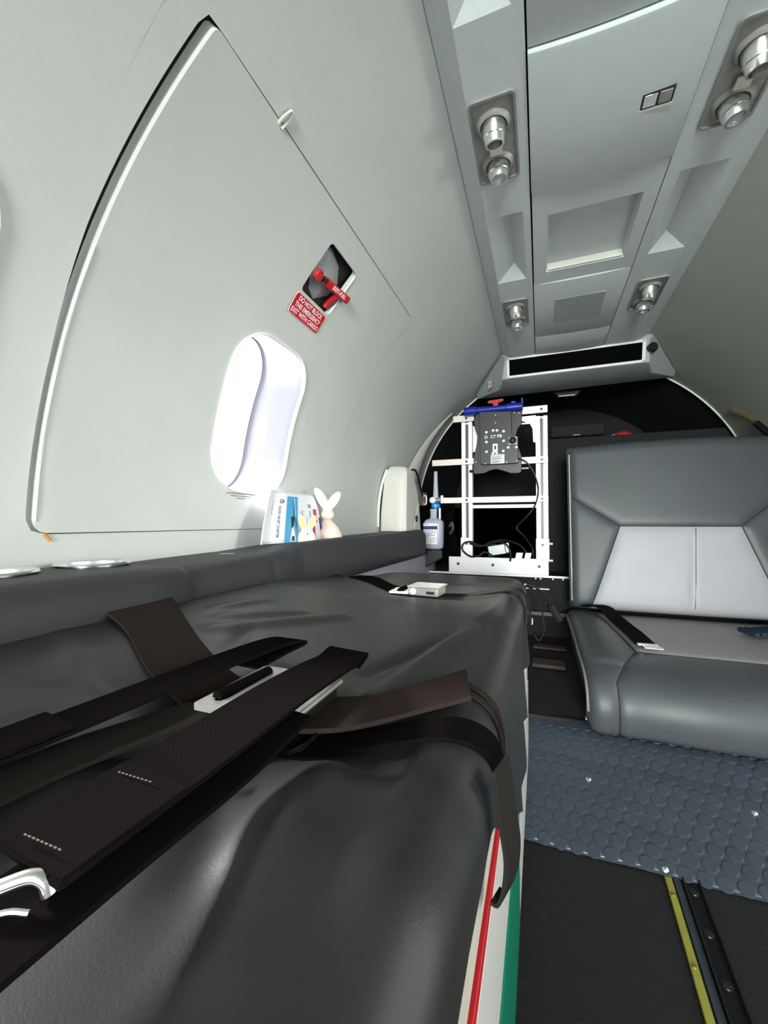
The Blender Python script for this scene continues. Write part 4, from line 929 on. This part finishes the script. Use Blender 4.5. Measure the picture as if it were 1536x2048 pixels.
# seat belts
b1 = thing('seat_belt', 'black lap belt with silver latch lying across the left part of the seat', 'seat belt', (0.25, 1.5, -0.33))
MB().ribbon([(0.165, 1.738, -0.318), (0.185, 1.705, -0.306), (0.215, 1.665, -0.306), (0.232, 1.60, -0.320), (0.245, 1.50, -0.325), (0.256, 1.40, -0.326), (0.264, 1.300, -0.330)], [Vector((0.024, 0.004, 0)), Vector((0.024, 0.006, 0)), Vector((0.023, 0.008, 0)), Vector((0.024, 0.006, 0)), Vector((0.0245, 0.005, 0)), Vector((0.0245, 0.004, 0)), Vector((0.0245, 0.003, 0))], 0.003).build('webbing', 'seatbelt', b1)
MB().box((0.243, 1.285, -0.3315), (0.292, 1.297, -0.3265)).build('latch_frame', 'chrome', b1, bevel=0.001)
MB().box((0.254, 1.262, -0.3325), (0.298, 1.279, -0.3285)).build('latch_tongue', 'chrome', b1, bevel=0.001)
b2 = thing('seat_belt', 'blue-grey belt end with ribbed buckle at the right edge of the seat', 'seat belt', (0.62, 1.56, -0.33))
MB().ribbon([(0.595, 1.535, -0.322), (0.66, 1.57, -0.318), (0.72, 1.62, -0.320), (0.76, 1.69, -0.325)], (-0.008, 0.030, 0), 0.004).build('webbing', 'bluebelt', b2)
for k in range(3): rot_box((0.572+0.020*k, 1.522+0.008*k), 0.0065, 0.036, -0.330, -0.317, 14).build('buckle_rib', 'bluebelt', b2, bevel=0.002)

# ================================================================== EQUIPMENT RACK
rk = thing('equipment_rack', 'white aluminium rack frame standing on the rear shelf beside the seat', 'rack', (-0.16, 2.0, -0.236))
def upright(x, z0, z1, y=2.0, hw=0.0255):
    m = MB(); m.box((x-hw, y-0.018, z0), (x-0.0075, y+0.02, z1)); m.box((x+0.0075, y-0.018, z0), (x+hw, y+0.02, z1)); m.box((x-0.0085, y-0.006, z0), (x+0.0085, y+0.02, z1)); u = m.build('upright', 'alu', rk, bevel=0.001)
    MB().box((x-0.0055, y-0.012, z0+0.01), (x+0.0055, y-0.0055, z1-0.01)).build('slot_insert', 'steel', u)
    return u
upright(-0.327, -0.10, 0.485); upright(0.010, -0.10, 0.485)
def bar(x0, x1, z, h, y=1.972, m='alu2', screws=()):
    o = MB().box((x0, y-0.004, z-h/2), (x1, y+0.006, z+h/2)).build('cross_bar', m, rk, bevel=0.001)
    for x in screws: MB().lathe((x, y-0.004, z), (0, -1, 0), [(0, 0.006), (0.002, 0.005)], 14).build('screw', 'steel', o)
bar(-0.390, -0.290, 0.500, 0.030, screws=(-0.327,)); bar(-0.075, 0.036, 0.512, 0.032, m='alu', screws=(0.010,))
bar(-0.495, -0.285, 0.292, 0.029, screws=(-0.327,)); bar(-0.10, 0.036, 0.283, 0.030, m='alu', screws=(0.010,))
bar(-0.445, 0.036, 0.107, 0.027, m='alu2', screws=(-0.327, 0.010)); 
MB().box((-0.302, 1.99, 0.068), (-0.015, 2.01, 0.084)).build('cross_bar', 'alu', rk, bevel=0.001)
for x in (-0.327, 0.010):
    o = MB().box((x-0.028, 1.962, -0.165), (x+0.028, 1.984, -0.072)).build('foot_bracket', 'alu', rk, bevel=0.002)
    MB().lathe((x, 1.962, -0.100), (0, -1, 0), [(0, 0.006), (0.002, 0.005)], 14).build('screw', 'steel', o)
o = MB().box((-0.410, 1.950, -0.2365), (0.034, 1.958, -0.162)).build('base_plate', 'alu', rk, bevel=0.002)
for x in (-0.365, -0.205, -0.005): MB().lathe((x, 1.950, -0.195), (0, -1, 0), [(0, 0.007), (0.0025, 0.006), (0.003, 0.002)], 14).build('screw', 'steel', o)
MB().box((-0.410, 1.958, -0.2365), (0.034, 2.03, -0.228)).build('base_flange', 'alu', rk, bevel=0.001)
for z in (-0.095, -0.170): MB().cyl((0.034, 1.975, z), (0.052, 1.975, z), 0.005, 8).build('side_pin', 'alu', rk)
# white corner gussets behind the device
g1 = MB(); g1.prism([(-0.30, 2.004, 0.47), (-0.275, 2.004, 0.45), (-0.268, 2.004, 0.40), (-0.275, 2.004, 0.345), (-0.30, 2.004, 0.34)], (0, 0.004, 0)); g1.build('gusset', 'alu', rk)
g2 = MB(); g2.prism([(-0.085, 1.992, 0.490), (-0.014, 1.992, 0.492), (-0.014, 1.992, 0.365), (-0.026, 1.992, 0.37), (-0.028, 1.992, 0.430), (-0.040, 1.992, 0.455), (-0.085, 1.992, 0.475)], (0, 0.004, 0)); g2.build('gusset', 'alu', rk)
# ---- black mounting device on the rack
dv = thing('mounting_device', 'black shaped mounting plate with white rivets fixed on the white rack', 'device', (-0.18, 1.95, 0.37))
bp = [(-0.272, 0.52), (-0.289, 0.484), (-0.282, 0.442), (-0.271, 0.408), (-0.275, 0.367), (-0.288, 0.311), (-0.292, 0.236), (-0.284, 0.227), (-0.241, 0.229), (-0.215, 0.241), (-0.186, 0.246), (-0.157, 0.237), (-0.122, 0.224), (-0.088, 0.223), (-0.076, 0.23), (-0.075, 0.298), (-0.09, 0.348), (-0.099, 0.395), (-0.09, 0.427), (-0.074, 0.448), (-0.071, 0.507)]
m = MB(); m.prism([(x, 1.945, z) for x, z in bp], (0, 0.012, 0)); m.build('back_plate', 'blackbox', dv, bevel=0.002)
fp = [(-0.259, 0.513), (-0.116, 0.503), (-0.115, 0.398), (-0.088, 0.385), (-0.088, 0.272), (-0.096, 0.266), (-0.246, 0.266), (-0.256, 0.272)]
m = MB(); m.prism([(x, 1.922, z) for x, z in fp], (0, 0.020, 0)); m.build('front_plate', 'blackbox', dv, bevel=0.002)
for x, z in [(-0.227, 0.415), (-0.197, 0.421), (-0.18, 0.42), (-0.151, 0.414), (-0.227, 0.37), (-0.151, 0.37), (-0.227, 0.325), (-0.198, 0.317), (-0.182, 0.317), (-0.153, 0.324), (-0.131, 0.339), (-0.096, 0.338)]:
    m = MB(); m.lathe((x, 1.922, z), (0, -1, 0), [(0, 0.0062), (0.002, 0.006), (0.003, 0.0035), (0.0015, 0.002)], 14); m.build('rivet', 'label', dv)
for x, z in [(-0.186, 0.491), (-0.186, 0.456), (-0.279, 0.283), (-0.085, 0.496), (-0.105, 0.494), (-0.232, 0.270), (-0.138, 0.272), (-0.094, 0.275)]:
    MB().lathe((x, 1.922 if -0.25 < x < -0.09 else 1.945, z), (0, -1, 0), [(0, 0.003), (0.0015, 0.0025)], 10).build('small_screw', 'alu2', dv)
m = MB(); m.prism([(-0.199, 1.9212, 0.359), (-0.177, 1.9212, 0.359), (-0.177, 1.9212, 0.325), (-0.188, 1.9212, 0.320), (-0.199, 1.9212, 0.325)], (0, -0.002, 0)); o = m.build('keyhole_plate', 'label', dv)
MB().box((-0.192, 1.917, 0.333), (-0.184, 1.9195, 0.350)).build('keyhole', 'black', o, bevel=0.002)
o = MB().box((-0.1315, 1.910, 0.345), (-0.090, 1.9225, 0.386)).build('clamp_block', 'plate', dv, bevel=0.004)
MB().lathe((-0.111, 1.910, 0.366), (0, -1, 0), [(0, 0.0165), (0.006, 0.0165), (0.007, 0.012), (0.004, 0.007), (0.007, 0.006)], 20).build('knob', 'black', o)
o = MB().box((-0.208, 1.9205, 0.268), (-0.148, 1.922, 0.310)).build('type_label', 'silverlabel', dv)
for i, (z, ww) in enumerate(((0.303, 0.052), (0.2965, 0.040), (0.290, 0.050), (0.2835, 0.034), (0.277, 0.046), (0.272, 0.030))):
    MB().box((-0.204, 1.9198, z), (-0.204+ww, 1.9204, z+0.0022)).build('label_line', 'ink' if i else 'yellow', o)
text_mb('D  C7 PB', 0.020, lambda x, y: Vector((-0.197+x, 1.9212, 0.392+y+0.012*x/0.05*0.1)), bold=0.0003).build('hand_lettering', 'label', dv, recalc=False)
MB().box((-0.075, 1.950, 0.445), (-0.040, 1.958, 0.451)).build('pin_rod', 'alu2', dv); MB().cyl((-0.078, 1.952, 0.245), (-0.045, 1.952, 0.245), 0.0035, 8).build('pin_rod', 'alu2', dv)
MB().cyl((-0.310, 1.955, 0.243), (-0.288, 1.955, 0.243), 0.006, 8).build('pin_knob', 'black', dv)
# ---- blue tube with red pull
bt = thing('blue_tube', 'blue plastic tube lying across the top of the rack', 'tube', (-0.2, 1.93, 0.522))
m = MB(); m.lathe((-0.330, 1.93, 0.522), (1, 0, 0.0), [(0, 0.0185), (0.010, 0.0195), (0.055, 0.0185), (0.060, 0.0145), (0.190, 0.0145), (0.194, 0.0185), (0.255, 0.0190), (0.262, 0.0170)], 24); m.build('barrel', 'blue', bt, sharp=30)
MB().box((-0.118, 1.924, 0.536), (-0.098, 1.936, 0.549)).build('lug', 'blue', bt, bevel=0.002); MB().box((-0.074, 1.920, 0.530), (-0.066, 1.940, 0.558)).build('end_fin', 'blue', bt, bevel=0.001)
rp = thing('red_pull', 'red T-shaped pull knob on top of the blue tube', 'handle', (-0.186, 1.93, 0.536))
m = MB(); m.prism([(-0.196, 1.924, 0.530), (-0.176, 1.924, 0.530), (-0.174, 1.924, 0.548), (-0.152, 1.924, 0.553), (-0.150, 1.924, 0.562), (-0.158, 1.924, 0.566), (-0.186, 1.924, 0.563), (-0.214, 1.924, 0.563), (-0.222, 1.924, 0.557), (-0.219, 1.924, 0.549), (-0.197, 1.924, 0.546)], (0, 0.012, 0)); m.build('knob', 'redp', rp, bevel=0.002)
# ---- cables and adapter
cb = MB(); cb.tube([(-0.090, 1.935, 0.29), (-0.055, 1.95, 0.272), (-0.025, 1.955, 0.225), (-0.006, 1.958, 0.150), (-0.021, 1.965, 0.076), (-0.057, 1.97, 0.026), (-0.093, 1.98, -0.011), (-0.099, 1.98, -0.03), (-0.069, 1.98, -0.061), (-0.034, 1.97, -0.116), (-0.030, 1.965, -0.16)], 0.0035, 8, 8)
tag(cb.build('power_cable', 'black'), 'thin black cable hanging down the rack from the black mounting plate', 'cable')
cb = MB(); cb.tube([(-0.20, 1.94, -0.155), (-0.24, 1.938, -0.135), (-0.265, 1.935, -0.152), (-0.305, 1.938, -0.158), (-0.342, 1.938, -0.130), (-0.338, 1.938, -0.100), (-0.305, 1.938, -0.090), (-0.262, 1.938, -0.106), (-0.220, 1.94, -0.104), (-0.190, 1.945, -0.098)], 0.0045, 8, 8)
cb.tube([(-0.31, 1.945, -0.098), (-0.26, 1.945, -0.112), (-0.22, 1.935, -0.095), (-0.17, 1.93, -0.085), (-0.135, 1.93, -0.110), (-0.125, 1.932, -0.15), (-0.128, 1.934, -0.175)], 0.0045, 8, 8)
cb.tube([(-0.22, 1.955, -0.09), (-0.16, 1.955, -0.080), (-0.09, 1.955, -0.100), (-0.055, 1.955, -0.14), (-0.045, 1.955, -0.17)], 0.0035, 8, 8)
tag(cb.build('coiled_cable', 'black'), 'black cable coiled loosely on the foot of the rack', 'cable')
ad = thing('power_adapter', 'black power adapter with pale label among the cables of the rack', 'adapter', (-0.18, 1.945, -0.13))
def tilt(x0, x1, z0, z1, y0, y1, deg, c=(-0.18, -0.125)):
    a = R_(deg); P = []
    for y in (y0, y1):
        for x, z in ((x0, z0), (x1, z0), (x1, z1), (x0, z1)): P.append((c[0]+(x-c[0])*math.cos(a)-(z-c[1])*math.sin(a), y, c[1]+(x-c[0])*math.sin(a)+(z-c[1])*math.cos(a)))
    return MB().hexa(P)
tilt(-0.228, -0.128, -0.150, -0.098, 1.940, 1.975, 10).build('body', 'black', ad, bevel=0.004); tilt(-0.222, -0.150, -0.145, -0.104, 1.9385, 1.9402, 10).build('label', 'silverlabel', ad); tilt(-0.146, -0.130, -0.142, -0.100, 1.9385, 1.9402, 10).build('label', 'silverlabel', ad)
for i, (x0, x1) in enumerate(((-0.107, -0.078), (-0.068, -0.042))):
    o = MB(); o.hexa([(x0, 1.945, -0.163), (x1, 1.945, -0.163), (x1, 1.955, -0.163), (x0, 1.955, -0.163), (x0+0.006, 1.945, -0.136), (x1+0.006, 1.945, -0.136), (x1+0.006, 1.955, -0.136), (x0+0.006, 1.955, -0.136)])
    tag(o.build('cable_tag', 'label', bevel=0.001), ('white paper tag on the cables beside the adapter' if i == 0 else 'white paper tag on the cables next to the right rack foot'), 'tag')
# ---- oxygen humidifier
ox = thing('humidifier_bottle', 'clear humidifier bottle with navy and white label hanging from a flowmeter', 'bottle', (-0.483, 1.95, -0.13))
bd = MB(); yb_ = 1.95
lvls = [(-0.128, 0.036, 0.022), (-0.122, 0.045, 0.028), (-0.10, 0.047, 0.030), (-0.06, 0.0475, 0.030), (-0.01, 0.048, 0.030), (0.004, 0.046, 0.029), (0.014, 0.036, 0.022), (0.018, 0.020, 0.014), (0.024, 0.016, 0.012), (0.045, 0.016, 0.012), (0.066, 0.018, 0.013)]
rows = []
for z, a, c in lvls: rows.append([(-0.483+x, yb_+y, z) for x, y in rrect(0, 0, 2*a, 2*c, min(a, c)*0.7, 5)])
loft(bd, rows); bd.quad(*rows[0]); bd.quad(*rows[-1]); bd.build('bottle_body', 'water', ox, sharp=50)
lb = MB().box((-0.527, 1.9178, -0.104), (-0.458, 1.9192, -0.004)).build('label', 'label', ox)
MB().box((-0.527, 1.917, -0.033), (-0.458, 1.9178, -0.017)).build('label_band', 'navy', lb)
for z, x0, x1 in ((-0.010, -0.523, -0.50), (-0.040, -0.523, -0.478), (-0.048, -0.523, -0.465), (-0.055, -0.523, -0.48), (-0.062, -0.523, -0.47), (-0.070, -0.523, -0.50), (-0.078, -0.495, -0.465), (-0.090, -0.495, -0.468), (-0.084, -0.523, -0.513)):
    MB().box((x0, 1.917, z), (x1, 1.9178, z+0.0022)).build('label_line', 'print', lb)
MB().lathe((-0.473, 1.95, 0.062), (0, 0, 1), [(0, 0.008), (0.006, 0.009), (0.010, 0.021), (0.026, 0.022), (0.030, 0.014)], 10).build('blue_cap', 'cyan', ox, sharp=20)
MB().cyl((-0.452, 1.945, 0.016), (-0.452, 1.945, 0.070), 0.0055, 12).build('side_port', 'label', ox)
fm = thing('flowmeter', 'chrome oxygen flowmeter with tapered clear tube clipped on the rack bar', 'gauge', (-0.473, 1.955, 0.10))
MB().cyl((-0.500, 1.952, 0.108), (-0.440, 1.952, 0.108), 0.0150, 20).build('valve_block', 'chrome', fm)
MB().lathe((-0.486, 1.945, 0.108), (0, -1, 0), [(0, 0.016), (0.012, 0.015), (0.014, 0.012), (0.010, 0.007)], 20).build('outlet', 'alu', fm)
MB().box((-0.448, 1.938, 0.090), (-0.432, 1.968, 0.132)).build('rail_clamp', 'chrome', fm, bevel=0.003)
MB().lathe((-0.473, 1.952, 0.120), (0, 0, 1), [(0, 0.014), (0.010, 0.013), (0.075, 0.010), (0.128, 0.0085)], 20).build('tube', 'clear', fm)
MB().lathe((-0.473, 1.952, 0.124), (0, 0, 1), [(0, 0.005), (0.12, 0.004)], 10).build('float_rod', 'label', fm)
# ---- folding arm hardware under the bottle
fa = thing('table_hinge', 'black and brass folding arm under the humidifier bottle', 'hinge', (-0.52, 1.87, -0.23))
m = MB(); m.prism([(-0.598, 1.86, -0.195), (-0.590, 1.86, -0.170), (-0.562, 1.86, -0.160), (-0.499, 1.86, -0.130), (-0.424, 1.86, -0.128), (-0.429, 1.86, -0.168), (-0.501, 1.86, -0.208), (-0.560, 1.86, -0.205)], (0, 0.03, 0)); m.build('arm', 'blackbox', fa, bevel=0.004)
MB().lathe((-0.585, 1.86, -0.178), (0, -1, 0), [(0, 0.012), (0.005, 0.010)], 14).build('pivot', 'brass', fa)
MB().box((-0.598, 1.858, -0.230), (-0.562, 1.885, -0.212)).build('bracket', 'brass', fa, bevel=0.002)
MB().box((-0.598, 1.856, -0.211), (-0.500, 1.890, -0.206)).build('plate', 'alu2', fa, bevel=0.001)
MB().lathe((-0.552, 1.856, -0.208), (0, -1, 0), [(0, 0.007), (0.004, 0.006)], 12).build('bolt', 'chrome', fa)
m = MB(); m.tube([(-0.412, 1.98, -0.02), (-0.400, 1.975, 0.0), (-0.395, 1.975, -0.03), (-0.410, 1.98, -0.055)], 0.007, 8, 6)
tag(m.build('pipe_elbow', 'brown'), 'small brown pipe elbow poking out behind the humidifier bottle', 'pipe')
# ---- things in the dark bay
m = MB(); m.hexa([(0.085, 2.14, 0.612), (0.165, 2.14, 0.605), (0.165, 2.17, 0.605), (0.085, 2.17, 0.612), (0.065, 2.14, 0.640), (0.190, 2.14, 0.632), (0.190, 2.17, 0.632), (0.065, 2.17, 0.640)])
lp = thing('bay_lamp', 'small dark trapezoid lamp bracket under the vent housing', 'lamp', (0.13, 2.15, 0.64)); m.build('bracket', 'blackbox', lp, bevel=0.002)
MB().box((0.090, 2.136, 0.6075), (0.160, 2.142, 0.6110)).build('lens_strip', 'alu2', lp)
dbx = thing('dark_case', 'flat black case on the bay ledge between rack and seat top', 'case', (0.17, 2.25, 0.42))
MB().box((0.050, 2.16, 0.415), (0.290, 2.40, 0.475)).build('body', 'dark', dbx, bevel=0.008); MB().box((0.150, 2.155, 0.417), (0.185, 2.161, 0.424)).build('latch', 'steel', dbx, bevel=0.001)
struct(MB().box((0.04, 2.18, -0.24), (0.92, 2.70, 0.412)).build('wall_bay_ledge', 'dark'))
rb_ = thing('red_white_bundle', 'small red and white bag top showing just above the seat back', 'bag', (0.36, 2.24, 0.412))
MB().ell((0.365, 2.25, 0.402), 0.062, 0.05, 0.030).build('body', 'label', rb_); MB().ell((0.375, 2.24, 0.412), 0.045, 0.044, 0.028).build('red_top', 'redp', rb_)
# ---- strap bracket on the right wall
gb = thing('wall_grab_strap', 'black grip with tan loop fixed on the right wall above the seat', 'handle', (0.77, 1.98, 0.38))
MB().ribbon([(0.725, 2.03, 0.450), (0.750, 1.99, 0.420), (0.768, 1.96, 0.392), (0.775, 1.94, 0.372)], (0.004, 0.010, 0.006), 0.006).build('tan_loop', 'brass', gb)
MB().tube([(0.772, 1.95, 0.378), (0.785, 1.93, 0.350), (0.800, 1.90, 0.310)], 0.013, 12, 5).build('grip', 'black', gb)
